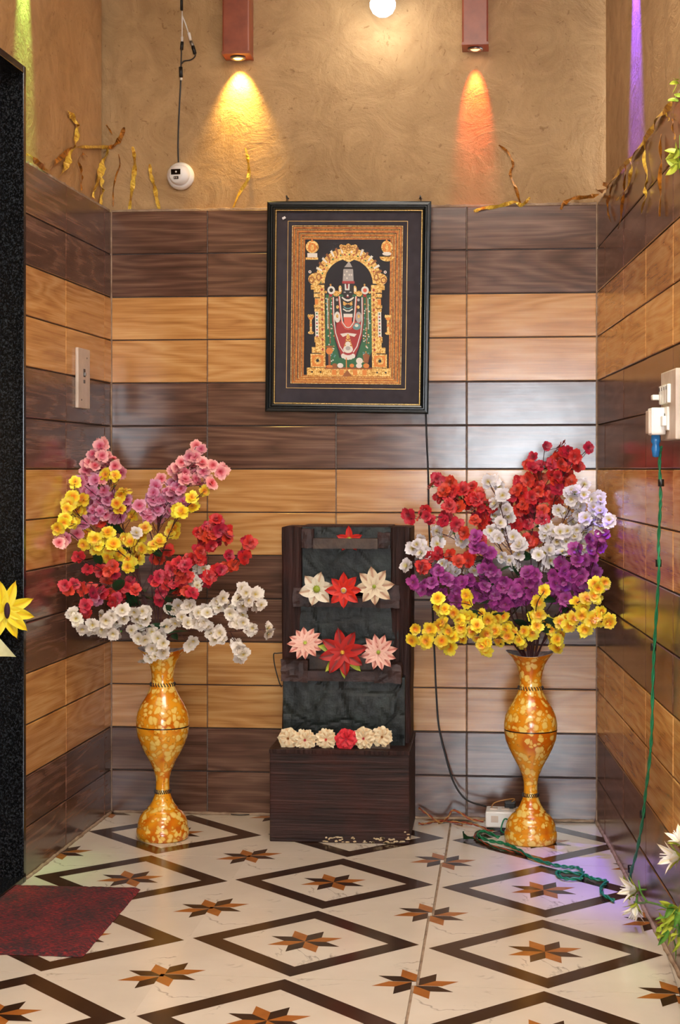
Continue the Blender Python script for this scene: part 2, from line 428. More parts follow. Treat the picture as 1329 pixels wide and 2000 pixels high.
lay(wr, [(0, .2254)]+[(.2254+k*TW-TW*0, .2254+(k+1)*TW) for k in range(7)])
# dark groove strips behind the horizontal joints
def grooves(kind, x0, x1, name):
    bm = BM()
    for r in range(1, 14): box(bm, x0, x1, TD*.45, TD+.001, r*TH-.0028, r*TH+.0028)
    o = struct(name, bm, M['darkgrout']); o.matrix_world = wall_frame(kind); return o
grooves('B', 0, WB, 'trim_1'); grooves('L', -sdoor0, 0, 'trim_2'); grooves('R', 0, 3.4, 'trim_3')
# rough mortar bead along the foot of the walls and over the top row
def bead(kind, x0, x1, z, r, name):
    bm = BM(); n = int(abs(x1-x0)/.02)
    tube(bm, [(x0+(x1-x0)*i/n, -.001+random.uniform(-.002, .002), z+random.uniform(-.0015, .0015)) for i in range(n+1)], r, 6)
    o = struct(name, bm, M['cement']); o.matrix_world = wall_frame(kind)
bead('B', .01, WB-.01, .004, .006, 'baseboard_back'); bead('L', -sdoor0+.02, -.01, .003, .006, 'baseboard_left'); bead('R', .01, 3.2, .003, .007, 'baseboard_right')
def ledge(kind, x0, x1, name):
    bm = BM(); n = int(abs(x1-x0)/.015)
    prev = None
    for i in range(n+1):
        x = x0+(x1-x0)*i/n; h = TOP+.004+random.random()*.004; f = .0015+random.random()*.004
        cur = [bm.verts.new((x, RP+.005, TOP-.001)), bm.verts.new((x, f, TOP-.001)), bm.verts.new((x, f+.001, h)), bm.verts.new((x, RP+.005, h+.006))]
        if prev:
            for k in range(3): bm.faces.new((prev[k], prev[k+1], cur[k+1], cur[k]))
        prev = cur
    o = struct(name, bm, M['cement']); o.matrix_world = wall_frame(kind)
ledge('B', 0, WB, 'trim_4'); ledge('L', -sdoor0, 0, 'trim_5'); ledge('R', 0, 3.2, 'trim_6')

# door opening in the left wall, clad in black granite
def granite_door():
    e = bpy.data.objects.new('door_1', None); C.objects.link(e); e['kind'] = 'structure'; e.matrix_world = wall_frame('L')
    for nm, a in (('jamb', (-sdoor0-.022, -sdoor0+.0, -.008, .34, 0, ztop_door+.0)), ('jamb', (-sdoor1, -sdoor1+.022, -.008, .34, 0, ztop_door)),
                  ('lintel', (-sdoor1+.022, -sdoor0-.022, -.008, .34, ztop_door-.022, ztop_door)), ('threshold', (-sdoor1+.022, -sdoor0-.022, -.008, .34, .001, .018))):
        bm = BM(); box(bm, *a, bev=.002); o = obj(nm, bm, M['granite'], e)
granite_door()

# ------------------------------------------------------------------ floor
bm = BM(); box(bm, -2.2, xr+.3, YF-.3, .2, -.1, -.009)
floor = struct('floor', bm, M['cement'])
OX, OY = 1.1965, -.6087; U = (.6093, -.0071); V = (-.0135, -.6069)
A = .6
def fl(i, j): return (OX+U[0]*i+V[0]*j, OY+U[1]*i+V[1]*j)
def clipw(poly, Y_door=True):
    poly = clip(poly, (0, -.004), (0, -1)); poly = clip(poly, (WB-.003, 0), (-math.cos(AR), -math.sin(AR)))
    return poly
def clipl(poly): return clip(poly, (.003, 0), (math.cos(AL), -math.sin(AL)))
star = []
for k in range(8):
    a0 = PI/8+k*PI/4; s = .0545
    star.append(([(0, 0), (s*math.cos(a0-PI/8), s*math.sin(a0-PI/8)), (.1*math.cos(a0), .1*math.sin(a0)), (s*math.cos(a0+PI/8), s*math.sin(a0+PI/8))], 1 if k % 2 else 2))
h = A/2
ro, ri = .291, .213
inl = []
for k in range(4):
    a, b = k*PI/2, (k+1)*PI/2
    inl.append(([(ro*math.cos(a), ro*math.sin(a)), (ro*math.cos(b), ro*math.sin(b)), (ri*math.cos(b), ri*math.sin(b)), (ri*math.cos(a), ri*math.sin(a))], 1))
inl += star
full_mesh = {}
for i in range(-3, 3):
    for j in range(-1, 8):
        c = fl(i+.5, j+.5); dy = {-3: -.01, -2: -.012, -1: .012, 0: -.012, 1: -.02, 2: 0}[i]
        c = (c[0]+{-1: -.002, 0: .003}.get(i, 0), c[1]+dy); ang = math.atan2(U[1], U[0])*.5
        ca, sa = math.cos(ang), math.sin(ang); sx, sy = .6072/A, .6050/A
        W = lambda p: (c[0]+(p[0]*ca-p[1]*sa)*sx, c[1]+(p[0]*sa+p[1]*ca)*sy)
        sq = [(-h, -h), (h, -h), (h, h), (-h, h)]
        polys = [(sq, 0)]+[(p, m) for p, m in inl]
        for qx, qy in ((-h, -h), (h, -h), (h, h), (-h, h)):      # quarter stars in the corners
            for p, m in star:
                q = [(x+qx, y+qy) for x, y in p]
                for n, p0 in (((1, 0), (-h, 0)), ((-1, 0), (h, 0)), ((0, 1), (0, -h)), ((0, -1), (0, h))): q = clip(q, p0, n)
                if len(q) > 2: polys.append((q, m))
        bm = BM(); ok = False
        for n, (p, m) in enumerate(polys):
            q = [W(x) for x in p]; q = clipw(q)
            inside_door = (-c[1]) > sdoor0+.0
            if len(q) > 2 and not (i <= -2 and c[1] < -sdoor0-.6 and c[1] > -sdoor1-.0): q = clipl(q)
            elif len(q) > 2: q = clipl(q)
            if len(q) < 3: continue
            area = abs(sum(q[k][0]*q[(k+1) % len(q)][1]-q[(k+1) % len(q)][0]*q[k][1] for k in range(len(q))))/2
            if area < 1e-5: continue
            z = 0 if n == 0 else .00025
            vt = [bm.verts.new((x-c[0], y-c[1], z)) for x, y in q]
            f = bm.faces.new(vt); f.material_index = m
            if f.normal.z < 0: pass
            if n == 0:
                ok = True
                vb = [bm.verts.new((x-c[0], y-c[1], -.0088)) for x, y in q]
                for k in range(len(q)): bm.faces.new((vt[k], vb[k], vb[(k+1) % len(q)], vt[(k+1) % len(q)]))
        if ok:
            bmesh.ops.recalc_face_normals(bm, faces=[f for f in bm.faces if abs(f.normal.z) < .1])
            for f in bm.faces:
                f.normal_update()
                if abs(f.normal.z) > .5 and f.normal.z < 0: f.normal_flip()
            obj('tile', bm, [M['marble'], M['inlay_dark'], M['inlay_orange']], floor, loc=(c[0], c[1], 0))
        else: bm.free()
# landing slab outside the side door
bm = BM(); box(bm, -2.0, -.42, -3.2, -.6, -.009, -.002); struct('floor_landing', bm, M['cement'])

# door mat
def doormat():
    a = onfloor(275, 1738); b = onfloor(162, 1870); v = (b-a)
    Lx = .74
    bm = BM(); nx, ny = 60, 36; g = []
    for j in range(ny+1):
        row = []
        for i in range(nx+1):
            p = a+v*(j/ny)+Vector((-Lx*i/nx, 0.0, 0))
            e = min(i, nx-i, j, ny-j); z = .010*(min(1, e/1.2)) + (random.random()*.0025 if e else 0) + .001
            row.append(bm.verts.new((p.x+random.uniform(-.001, .001)-a.x, p.y+random.uniform(-.002, .002)-a.y, z)))
        g.append(row)
    for j in range(ny):
        for i in range(nx): bm.faces.new((g[j][i], g[j][i+1], g[j+1][i+1], g[j+1][i]))
    bmesh.ops.recalc_face_normals(bm, faces=bm.faces)
    o = obj('doormat', bm, M['mat'], smooth=True, loc=(a.x, a.y, .0))
    tag(o, 'red and charcoal flecked pile doormat lying at the side doorway', 'mat')
doormat()

# ------------------------------------------------------------------ wooden spot lamp housings, bulb, side wall lamps
def spot_housing(xc, pz, lens, light_col, power, label, ang, blend, tilt, wd=.096):
    """square veneered column hanging on the plaster with a downlight in its foot"""
    t = thing('spot_lamp', label, 'lamp', (xc, RP, pz))
    d = .1
    bm = BM(); box(bm, -wd/2, wd/2, -d, 0, 0, ZC-pz-.02, bev=.006); obj('housing', bm, M['woodlamp'], t)
    bm = BM(); box(bm, -wd/2-.001, wd/2+.001, -d-.001, 0, -.003, .006); obj('end_cap', bm, M['woodlamp'], t)
    bm = BM(); lathe(bm, [(.017, 0), (.026, -.001), (.027, -.007), (.022, -.009), (.018, -.006), (.017, 0)], 24); obj('bezel', bm, M['steel'], t, loc=(0, -d/2, -.002))
    bm = BM(); lathe(bm, [(.0001, -.010), (.010, -.009), (.018, -.004), (.018, 0)], 20); obj('lens', bm, lens, t, loc=(0, -d/2, -.002))
    lamp('spot_light', 'SPOT', (xc, RP-d*.42, pz-.02), power, light_col, (tilt, 0, 0), .012, ang, blend)
zb1 = onback(470, 124).z; zb2 = onback(928, 107).z
spot_housing(onback(467, 100).x, zb1+.02, M['warm'], (1, .62, .14), 26, 'veneered spot lamp box casting a yellow beam, left of the bulb', 1.25, 1.0, .34)
spot_housing(onback(929, 100).x, zb2+.02, M['redlens'], (1, .13, .03), 26, 'veneered spot lamp box casting a red beam, right of the bulb', .62, .7, .30, .09)
def side_spot(kind, px, py, col, power, label, ang, blend):
    p = (onleft if kind == 'L' else onright)(px, py, -RP); n = NL if kind == 'L' else NR
    q = Vector((p.x, p.y, 2.98)); t = thing('spot_lamp', label, 'lamp', q, math.atan2(n.y, n.x)+PI/2)
    bm = BM(); box(bm, -.045, .045, -.1, 0, 0, .38, bev=.006); obj('housing', bm, M['woodlamp'], t)
    bm = BM(); lathe(bm, [(.017, 0), (.026, -.001), (.027, -.007), (.022, -.009), (.018, -.006)], 20); obj('bezel', bm, M['steel'], t, loc=(0, -.05, -.002))
    l = q+n*.034; o = lamp('spot_light', 'SPOT', (l.x, l.y, 2.96), power, col, (0, 0, 0), .010, ang, blend)
    o.rotation_euler = Vector((0, 0, -1)).rotation_difference((-n*.11+Vector((0, 0, -1))).normalized()).to_euler()
    return t
side_spot('L', 46, 60, (.36, 1, .26), 110, 'veneered spot lamp box casting a green beam on the left wall', .44, .9)
side_spot('R', 1243, 60, (.13, .05, 1), 400, 'veneered spot lamp box casting a violet beam on the right wall', .55, .9)
side_spot('R', 1350, 30, (.6, 1, .3), 50, 'veneered spot lamp box casting a pale green beam on the right wall', .42, .8)
bp = onback(748, 8, .075)
t = thing('light_bulb', 'lit round white bulb on the plaster between the two lamp boxes', 'light', bp)
bm = BM(); lathe(bm, [(.0005, -.046), (.018, -.042), (.034, -.031), (.044, -.012), (.045, .004), (.038, .022), (.024, .036), (.020, .05)], 28); obj('bulb', bm, M['led'], t, True)
bm = BM(); lathe(bm, [(.020, .045), (.026, .05), (.026, .1), (.018, .11), (.0005, .11)], 20); box(bm, -.03, .03, .045, .102, .06, .12, bev=.004); obj('holder', bm, M['white'], t)
lamp('bulb_light', 'POINT', bp+Vector((0, -.07, -.06)), 2.4, (1, .97, .9), size=.045)

# ------------------------------------------------------------------ security camera and its cable
cc = onback(354, 345, -RP)
t = thing('security_camera', 'white dome security camera mounted on the plaster above the tiles', 'camera', cc)
R90 = Matrix.Rotation(PI/2, 4, 'X')
bm = BM(); lathe(bm, [(.0005, 0), (.048, 0), (.049, .012), (.044, .024), (.038, .03), (.0005, .03)], 36); bmesh.ops.transform(bm, matrix=R90, verts=bm.verts); obj('base_ring', bm, M['white'], t)
ball = bpy.data.objects.new('turret', None)
bm = BM(); bmesh.ops.create_uvsphere(bm, u_segments=32, v_segments=20, radius=.037)
aim = Vector((-.28, -1, -.10)).normalized(); q = Vector((0, 0, 1)).rotation_difference(aim).to_matrix().to_4x4()
for v in bm.verts:
    if v.co.z > .027: v.co.z = .027+(v.co.z-.027)*.12
bmesh.ops.transform(bm, matrix=Matrix.Translation((0, -.032, 0)) @ q, verts=bm.verts)
tur = obj('turret', bm, M['white'], t, True)
z_ = aim; x_ = Vector((1, 0, 0)); x_ = (x_-z_*x_.dot(z_)).normalized(); y_ = z_.cross(x_)
fm = Matrix(((x_.x, y_.x, z_.x, 0), (x_.y, y_.y, z_.y, -.032), (x_.z, y_.z, z_.z, 0), (0, 0, 0, 1)))
bm = BM(); box(bm, -.018, .018, .000, .019, .024, .030, bev=.001, mtx=None); bmesh.ops.transform(bm, matrix=fm, verts=bm.verts); obj('lens_window', bm, M['blackgloss'], tur)
bm = BM(); lathe(bm, [(.0035, .0295), (.0035, .0312), (.0005, .0312)], 14); bmesh.ops.transform(bm, matrix=fm @ Matrix.Translation((.002, .009, 0)), verts=bm.verts); obj('lens', bm, M['white'], tur)
bm = BM(); box(bm, -.008, .010, -.016, -.006, .024, .030, bev=.0008); bmesh.ops.transform(bm, matrix=fm, verts=bm.verts); obj('sensor_window', bm, M['black'], tur)
for k in (-.003, .004):
    bm = BM(); box(bm, k-.0018, k+.0018, -.0135, -.0085, .029, .0308); bmesh.ops.transform(bm, matrix=fm, verts=bm.verts); obj('infrared_diode', bm, M['offwhite'], tur)
t = thing('camera_cable', 'black camera cable with white splitter plugs hanging above the dome camera', 'cable', onback(355, 100, -RP))
b0 = Vector(t.location)
def P(l, off=-RP+.006, f=onback): return [f(x, y, off)-b0 for x, y in l]
bm = BM(); tube(bm, P([(349, 322), (348, 280), (350, 220), (353, 165), (353, 150)]), .0028, 8, smooth_n=6); obj('cable', bm, M['black'], t)
bm = BM(); tube(bm, P([(353, 150), (354, 120), (355, 85)]), .0022, 8, smooth_n=4); tube(bm, P([(354, 125), (360, 119), (372, 117), (381, 110), (381, 98)]), .0022, 8, smooth_n=5); obj('pigtail', bm, M['black'], t)
bm = BM(); tube(bm, P([(356, 22), (356, 50), (356, 78)]), .0022, 8); tube(bm, P([(356, 30), (362, 45), (369, 66)]), .0022, 8); obj('splitter_lead', bm, M['white'], t)
bm = BM(); tube(bm, P([(355, -12), (355, 20)]), .005, 8); obj('sleeve', bm, M['black'], t)
for a, b, r, m, nm in (((356, 72), (356, 81), .0042, 'white', 'plug'), ((356, 82), (355, 97), .0058, 'black', 'connector'), ((369, 64), (373, 80), .0055, 'white', 'plug'), ((373, 81), (378, 92), .0055, 'steel', 'connector'),
                       ((377, 90), (381, 105), .0062, 'black', 'connector'), ((353, 131), (354, 150), .0066, 'black', 'connector'), ((354, 152), (354, 157), .0045, 'white', 'collar')):
    bm = BM(); tube(bm, P([a, b]), r, 10); obj(nm, bm, M[m], t)

# ------------------------------------------------------------------ gold foil ribbons
def ribbon(pts, fn, wd, label, mat='foil', off=-RP+.006, group=None):
    pts = [p if len(p) == 3 else (p[0], p[1], off) for p in pts]
    P0 = [fn(x, y, o) for x, y, o in pts]; n = {'onback': NB, 'onleft': NL, 'onright': NR}[fn.__name__]
    base = P0[-1].copy(); Q = spline(P0, 5)
    bm = BM(); prev = None; N = len(Q); ph = random.random()*6
    for i, p in enumerate(Q):
        t = (Q[min(i+1, N-1)]-Q[max(i-1, 0)]).normalized(); s = t.cross(n).normalized()
        a = ph+i*.55; tw = math.sin(a)*.9; s2 = s*math.cos(tw)+n*math.sin(tw)
        ww = wd*1.2*(.35+.65*min(1, min(i+1, N-i)/4))*random.uniform(.8, 1.15)
        c = p+n*(.002+abs(math.sin(a))*.004)
        cur = [bm.verts.new(c+s2*ww*.5-base+n*.0), bm.verts.new(c-s2*ww*.5-base), bm.verts.new(c-s2*ww*.5-base-n*.0006), bm.verts.new(c+s2*ww*.5-base-n*.0006)]
        if prev:
            for k in range(4): bm.faces.new((prev[k], prev[(k+1) % 4], cur[(k+1) % 4], cur[k]))
        else: bm.faces.new(cur[::-1])
        prev = cur
    bm.faces.new(prev)
    return tag(obj('foil_ribbon', bm, M[mat], loc=base), label, 'ribbon', group)
G = 'gold foil ribbon scraps stuck above the tiles'
def RL(pts, fn, wd, label, mat='foil', off=-RP+.006): return ribbon(pts, fn, wd, label, mat, off, G)
RL([(41, 297), (56, 304), (75, 322), (93, 334)], onleft, .014, 'bronze ribbon lying along the tile top beside the black door frame', 'foilb', -.004)
RL([(131, 218), (142, 232), (150, 243), (148, 262), (144, 284)], onleft, .016, 'gold ribbon curling highest on the left wall')
RL([(144, 284), (130, 296), (108, 315), (95, 333)], onleft, .013, 'bronze ribbon slanting down left to the tile top on the left wall', 'foilb')
RL([(145, 283), (136, 300), (127, 322), (112, 346)], onleft, .020, 'wide shiny gold ribbon slanting below the grey damp patch')
RL([(168, 306), (160, 300), (151, 312), (157, 335), (158, 350), (156, 372)], onleft, .008, 'thin dark curly ribbon in the damp patch of the left wall', 'foilb')
RL([(147, 287), (180, 287), (212, 288), (249, 291)], onleft, .010, 'ribbon running level near the left corner')
RL([(243, 249), (237, 268), (224, 284), (211, 289)], onback, .016, 'short bronze ribbon rising beside the left corner', 'foilb')
RL([(210, 287), (203, 308), (196, 330), (186, 360), (180, 386)], onleft, .022, 'longest broad gold ribbon hanging left of the corner')
RL([(208, 244), (214, 253), (220, 263)], onback, .006, 'tiny dark ribbon scrap at the left corner high on plaster', 'foilb')
RL([(196, 342), (197, 360), (199, 375), (193, 402)], onleft, .013, 'narrow gold ribbon right below the broad one at the corner')
RL([(232, 301), (235, 322), (227, 345), (222, 372), (222, 404)], onback, .005, 'thread-thin bronze ribbon just right of the left corner', 'foilb')
RL([(260, 287), (264, 315), (262, 345), (258, 375), (253, 412)], onback, .014, 'straight gold ribbon second from the left corner on the back plaster')
RL([(293, 321), (296, 345), (302, 362), (306, 385), (313, 415)], onback, .013, 'kinked gold ribbon nearest the dome camera')
RL([(480, 289), (486, 320), (485, 350), (468, 378), (453, 413)], onback, .011, 'bent gold ribbon below the yellow beam')
RL([(975, 284), (993, 298), (1003, 322), (997, 340), (1008, 368), (1018, 402)], onback, .009, 'long wavy bronze ribbon below the red beam', 'foilb')
RL([(926, 413), (945, 407), (975, 403), (1005, 395), (1020, 401), (1036, 386)], onback, .012, 'crumpled gold ribbon lying on the tile top right of the picture', 'foil', .002)
RL([(1096, 409), (1102, 398), (1120, 388), (1150, 385), (1170, 380)], onback, .013, 'bronze ribbon lying on the tile top beside the right corner', 'foilb', .002)
RL([(1165, 352), (1168, 368), (1178, 374), (1190, 366), (1184, 359), (1196, 362)], onright, .011, 'knotted bronze ribbon bow at the right corner', 'foilb', -.01)
o_ = (1150, 150); k_ = 5.714
def R_(l): return [(o_[0]+x/k_, o_[1]+y/k_) for x, y in l]
RL(R_([(230, 1230), (350, 1060), (490, 910), (600, 760), (720, 600), (800, 440), (900, 360), (980, 220)]), onright, .012, 'long gold ribbon running up along the right wall tile edge', 'foil', .004)
RL(R_([(290, 1180), (250, 1330), (225, 1450), (265, 1620)]), onright, .009, 'hooked ribbon hanging nearest the corner on the right wall', 'foilb', .004)
RL(R_([(490, 920), (490, 1080), (425, 1270), (320, 1380)]), onright, .009, 'gold ribbon curving left over the right wall tiles', 'foil', .004)
RL(R_([(430, 980), (420, 1200), (400, 1400), (350, 1700)]), onright, .009, 'bronze ribbon hanging straight behind the curving one on the right wall', 'foilb', .003)
RL(R_([(650, 720), (640, 900), (675, 1150), (650, 1240), (655, 1330), (610, 1520)]), onright, .009, 'ribbon with a gold kink in the middle of the right wall top row', 'foil', .004)
RL(R_([(822, 640), (826, 900), (820, 1200), (820, 1560)]), onright, .010, 'longest straight bronze ribbon on the right wall', 'foilb', .004)
RL(R_([(880, 400), (905, 450), (922, 490)]), onright, .006, 'short gold scrap near the top of the right wall', 'foil', .004)
RL(R_([(955, 470), (965, 600), (992, 700)]), onright, .006, 'short dark ribbon nearest the right edge of the picture', 'foilb', .004)

# ------------------------------------------------------------------ switch plate, switchboard, charger
p = onleft(158.5, 740); sL = math.hypot(p.x, p.y)
zt, zb_ = onleft(158, 681).z, onleft(158, 798).z
hw = (onleft(146.5, 740)-onleft(169.5, 740)).length/2
t = thing('switch_plate', 'tall ivory blank plate with a slot screwed on the left wall', 'plate'); t.matrix_world = wall_frame('L') @ Matrix.Translation((-sL, 0, (zt+zb_)/2))
hh = (zt-zb_)/2
bm = BM(); box(bm, -hw, hw, -.011, .0, -hh, hh, bev=.003); obj('plate', bm, M['offwhite'], t)
bm = BM(); box(bm, -.010, .010, -.0125, -.009, .005, .032, bev=.001); obj('slot', bm, M['black'], t)
bm = BM(); box(bm, -.006, .006, -.017, -.009, .010, .020, bev=.001); obj('latch', bm, M['steel'], t)
bm = BM(); box(bm, -.010, .010, -.012, -.009, -.016, -.004, bev=.001); obj('keyhole', bm, M['coil'], t)
for a, b in ((hw*.45, hh*.7), (-hw*.45, -hh*.72)):
    bm = BM(); lathe(bm, [(.0035, -.002), (.0035, .0), (.0005, .001)], 10); bmesh.ops.transform(bm, matrix=R90, verts=bm.verts); obj('screw', bm, M['coil'], t, loc=(a, -.0115, b))

p1 = onright(1309, 800); s1 = math.hypot(p1.x-WB, p1.y)
z0, z1 = onright(1309, 861).z, onright(1309, 729).z
t = thing('switchboard', 'ivory modular switchboard on the right wall above the green wire', 'switchboard'); t.matrix_world = wall_frame('R') @ Matrix.Translation((s1, 0, z0))
W_, H_ = .22, z1-z0
bm = BM(); box(bm, 0, W_, -.022, 0, 0, H_, bev=.003); obj('plate', bm, M['offwhite'], t)
for k in range(4):
    bm = BM(); box(bm, .018+k*.034, .046+k*.034, -.030, -.02, H_*.53, H_*.8, bev=.002)
    s_ = obj('switch', bm, M['white'], t)
    bm = BM(); box(bm, .028+k*.034, .032+k*.034, -.0312, -.029, H_*.72, H_*.77); obj('pilot_mark', bm, M['black'], s_)
bm = BM(); box(bm, -.014, .012, -.045, -.02, H_*.60, H_*.68, bev=.003); obj('side_plug', bm, M['white'], t)
bm = BM(); box(bm, .03, .13, -.028, -.02, H_*.14, H_*.48, bev=.002); obj('socket', bm, M['white'], t)
for dx, dz in ((.06, .36), (.1, .36), (.08, .22)):
    bm = BM(); lathe(bm, [(.005, 0), (.005, .001), (.0005, .001)], 10); bmesh.ops.transform(bm, matrix=R90, verts=bm.verts); obj('socket_hole', bm, M['black'], t, loc=(dx, -.0285, H_*dz))
# charger adapter standing off the board
ca = onright(1300, 817, .065)
ztc, zbc = onright(1300, 788, .065).z, onright(1300, 845, .065).z
t = thing('charger', 'white box charger plugged beside the switchboard feeding the green wire', 'charger'); t.matrix_world = wall_frame('R')
li = wall_frame('R').inverted() @ onright(1317, 817, 0)
t.matrix_world = wall_frame('R') @ Matrix.Translation((li.x, -.018, (ztc+zbc)/2))
hc = (ztc-zbc)/2
bm = BM(); box(bm, -.03, .03, -.042, -.006, -hc, hc, bev=.005); obj('body', bm, M['white'], t)
bm = BM(); box(bm, -.024, .024, -.048, -.041, -hc*.9, hc*.8, bev=.003); obj('side_cover', bm, M['offwhite'], t)
bm = BM(); box(bm, .03, .06, -.02, .003, -.012, .012, bev=.002); obj('pin_block', bm, M['white'], t)
bm = BM(); lathe(bm, [(.0005, 0), (.011, 0), (.012, -.016), (.008, -.024), (.011, -.034), (.008, -.054), (.0005, -.056)], 16); obj('blue_tail', bm, M['blue'], t, True, loc=(-.002, -.026, -hc+.001))

def wire(name, lists, r, mats, label, cat='wire', twist=0, base=None):
    """each list of world points becomes a coloured strand"""
    b = Vector(base if base is not None else lists[0][0]); bm = BM()
    for i, l in enumerate(lists):
        Q = spline([Vector(p) for p in l], 8)
        if twist:
            for s_ in range(2):
                QQ = []
                for k, p in enumerate(Q):
                    t = (Q[min(k+1, len(Q)-1)]-Q[max(k-1, 0)]).normalized(); u = t.orthogonal().normalized() if abs(t.z) < .9 else Vector((1, 0, 0)); v = t.cross(u)
                    a = k*.75+s_*PI
                    QQ.append(p-b+(u*math.cos(a)+v*math.sin(a))*twist)
                tube(bm, QQ, r, 6, mat=(s_ if len(mats) > 1 else 0))
        else: tube(bm, [p-b for p in Q], r, 7, mat=min(i, len(mats)-1))
    return tag(obj(name, bm, mats, loc=b), label, cat)
G1 = [onright(x, y, .03) for x, y in ((1292, 872), (1289, 900), (1291, 960), (1290, 1000), (1287, 1060), (1288, 1110), (1284, 1180), (1279, 1260), (1276, 1330), (1274, 1420), (1270, 1480), (1262, 1545), (1256, 1600), (1245, 1660), (1233, 1705), (1229, 1738))]
gw = wire('green_wire', [G1], .0026, [M['green_wire']], 'twisted green wire hanging down the right wall from the charger', twist=.0022)
for i_, (x, y) in enumerate(((1292, 943), (1287, 1100), (1277, 1264), (1256, 1590), (1232, 1697))):
    bm = BM(); a_, b_ = onright(x, y-7, .03), onright(x, y+7, .03); tube(bm, [a_-gw.location, b_-gw.location], .0075, 8); obj('wire_tape', bm, M['black'], gw)

# black mains cable down the back wall from behind the picture
K = [onback(x, y, o) for x, y, o in ((832, 800, .004), (834, 860, .005), (837, 930, .005), (838, 1010, .005), (842, 1100, .005), (846, 1200, .006), (849, 1270, .006), (853, 1360, .008), (858, 1420, .02), (872, 1480, .03), (888, 1530, .05), (912, 1562, .07), (950, 1575, .09))]
wire('power_cable', [K], .0032, [M['black']], 'black cable running down the back tiles from the picture to the extension block', 'cable')

# ------------------------------------------------------------------ extension block and floor wires
ex = onfloor(988, 1618)
t = thing('extension_block', 'white extension socket block behind the right vase', 'socket', (ex.x, -.13, 0), -.04)
sc_ = 5.55/F
bm = BM(); box(bm, -.066, .075, -.045, .05, .012, .066, bev=.005); obj('body', bm, M['white'], t)
bm = BM(); box(bm, -.062, .07, -.04, .045, 0, .013, bev=.002); obj('stand', bm, M['coil'], t)
for k in (-.035, .03):
    bm = BM(); box(bm, k-.012, k+.012, -.0465, -.044, .03, .052, bev=.001); so = obj('socket', bm, M['offwhite'], t)
for k in (-.04, 0, .04):
    bm = BM(); box(bm, k-.013, k+.013, -.01, .02, .065, .069, bev=.001); obj('switch', bm, M['offwhite'], t)
bm = BM(); box(bm, -.004, .034, .01, .04, .066, .088, bev=.004); obj('black_plug', bm, M['black'], t)
eb = Vector((ex.x, -.13, 0))
wire('orange_wire', [[eb+Vector((-.05, .03, .05)), eb+Vector((-.04, .0, .085)), eb+Vector((.0, .0, .098)), eb+Vector((.03, .01, .1)), eb+Vector((.02, .02, .086))]], .002, [M['yel_wire']], 'thin ochre wire looping over the white extension block')
def fz(l, z=.006): return [onfloor(x, y, 0)+Vector((0, 0, z)) for x, y in l]
def clampy(l): return [Vector((p.x, min(p.y, -.012), p.z)) for p in l]
wire('twisted_wire', [clampy(fz([(818, 1612), (832, 1612), (858, 1607), (900, 1610), (925, 1613), (950, 1622)])), clampy([onback(818, 1578, .03), onback(838, 1592, .04), onback(858, 1606, .06), onback(874, 1598, .08), onback(884, 1583, .08), onback(900, 1588, .08), onback(920, 1600, .09), onback(945, 1604, .1)])], .0022, [M['red_wire'], M['yel_wire']], 'red and ochre twisted wires between the fountain and the extension block', twist=.0024)
wire('twisted_wire', [fz([(985, 1618), (960, 1624), (936, 1626), (928, 1638), (945, 1648), (975, 1660), (1005, 1666), (1030, 1672)], .005)], .0022, [M['red_wire'], M['leaf']], 'red twisted wire looping round the foot of the right vase', twist=.0024)
wire('green_wire', [fz([(975, 1640), (945, 1628), (935, 1636), (955, 1646), (985, 1652), (1010, 1662), (1040, 1680), (1075, 1692), (1105, 1698), (1130, 1700), (1140, 1710), (1136, 1722)], .008),
                    fz([(1136, 1722), (1105, 1722), (1088, 1712), (1100, 1708), (1140, 1714), (1160, 1722), (1186, 1727), (1176, 1738), (1178, 1752), (1200, 1765)], .009)], .003, [M['green_wire']], 'green twisted wire trailing across the floor from the right vase', twist=.0032)
wire('green_lead', [[eb+Vector((.012, -.047, .040)), eb+Vector((-.004, -.055, .044)), eb+Vector((-.014, -.062, .020)), eb+Vector((-.012, -.075, .006)), eb+Vector((.02, -.10, .006))]], .0025, [M['green_wire']], 'green lead plugged in the front of the extension block')
wire('black_lead', [fz([(530, 1592), (500, 1592), (470, 1594), (450, 1592), (446, 1588), (458, 1584), (475, 1588), (490, 1592)], .004)], .002, [M['black']], 'small black lead looped on the floor left of the fountain')
# dry leaf on the floor
bm = BM(); lf = onfloor(906, 1641)
L_ = [(0, 0, .003), (.012, .01, .012), (.03, .008, .010), (.045, -.005, .003), (.028, -.014, .008), (.01, -.01, .006), (-.004, .004, .028), (.002, .0, .03)]
v_ = [bm.verts.new(p) for p in L_]
for f in ((0, 1, 5), (1, 2, 4), (1, 4, 5), (2, 3, 4), (0, 6, 7), (0, 1, 6)): bm.faces.new([v_[i] for i in f])
bmesh.ops.solidify(bm, geom=bm.faces[:], thickness=.0008)
tag(obj('fallen_leaf', bm, M['leaf'], loc=lf), 'dark green fallen leaf on the floor left of the right vase', 'leaf')

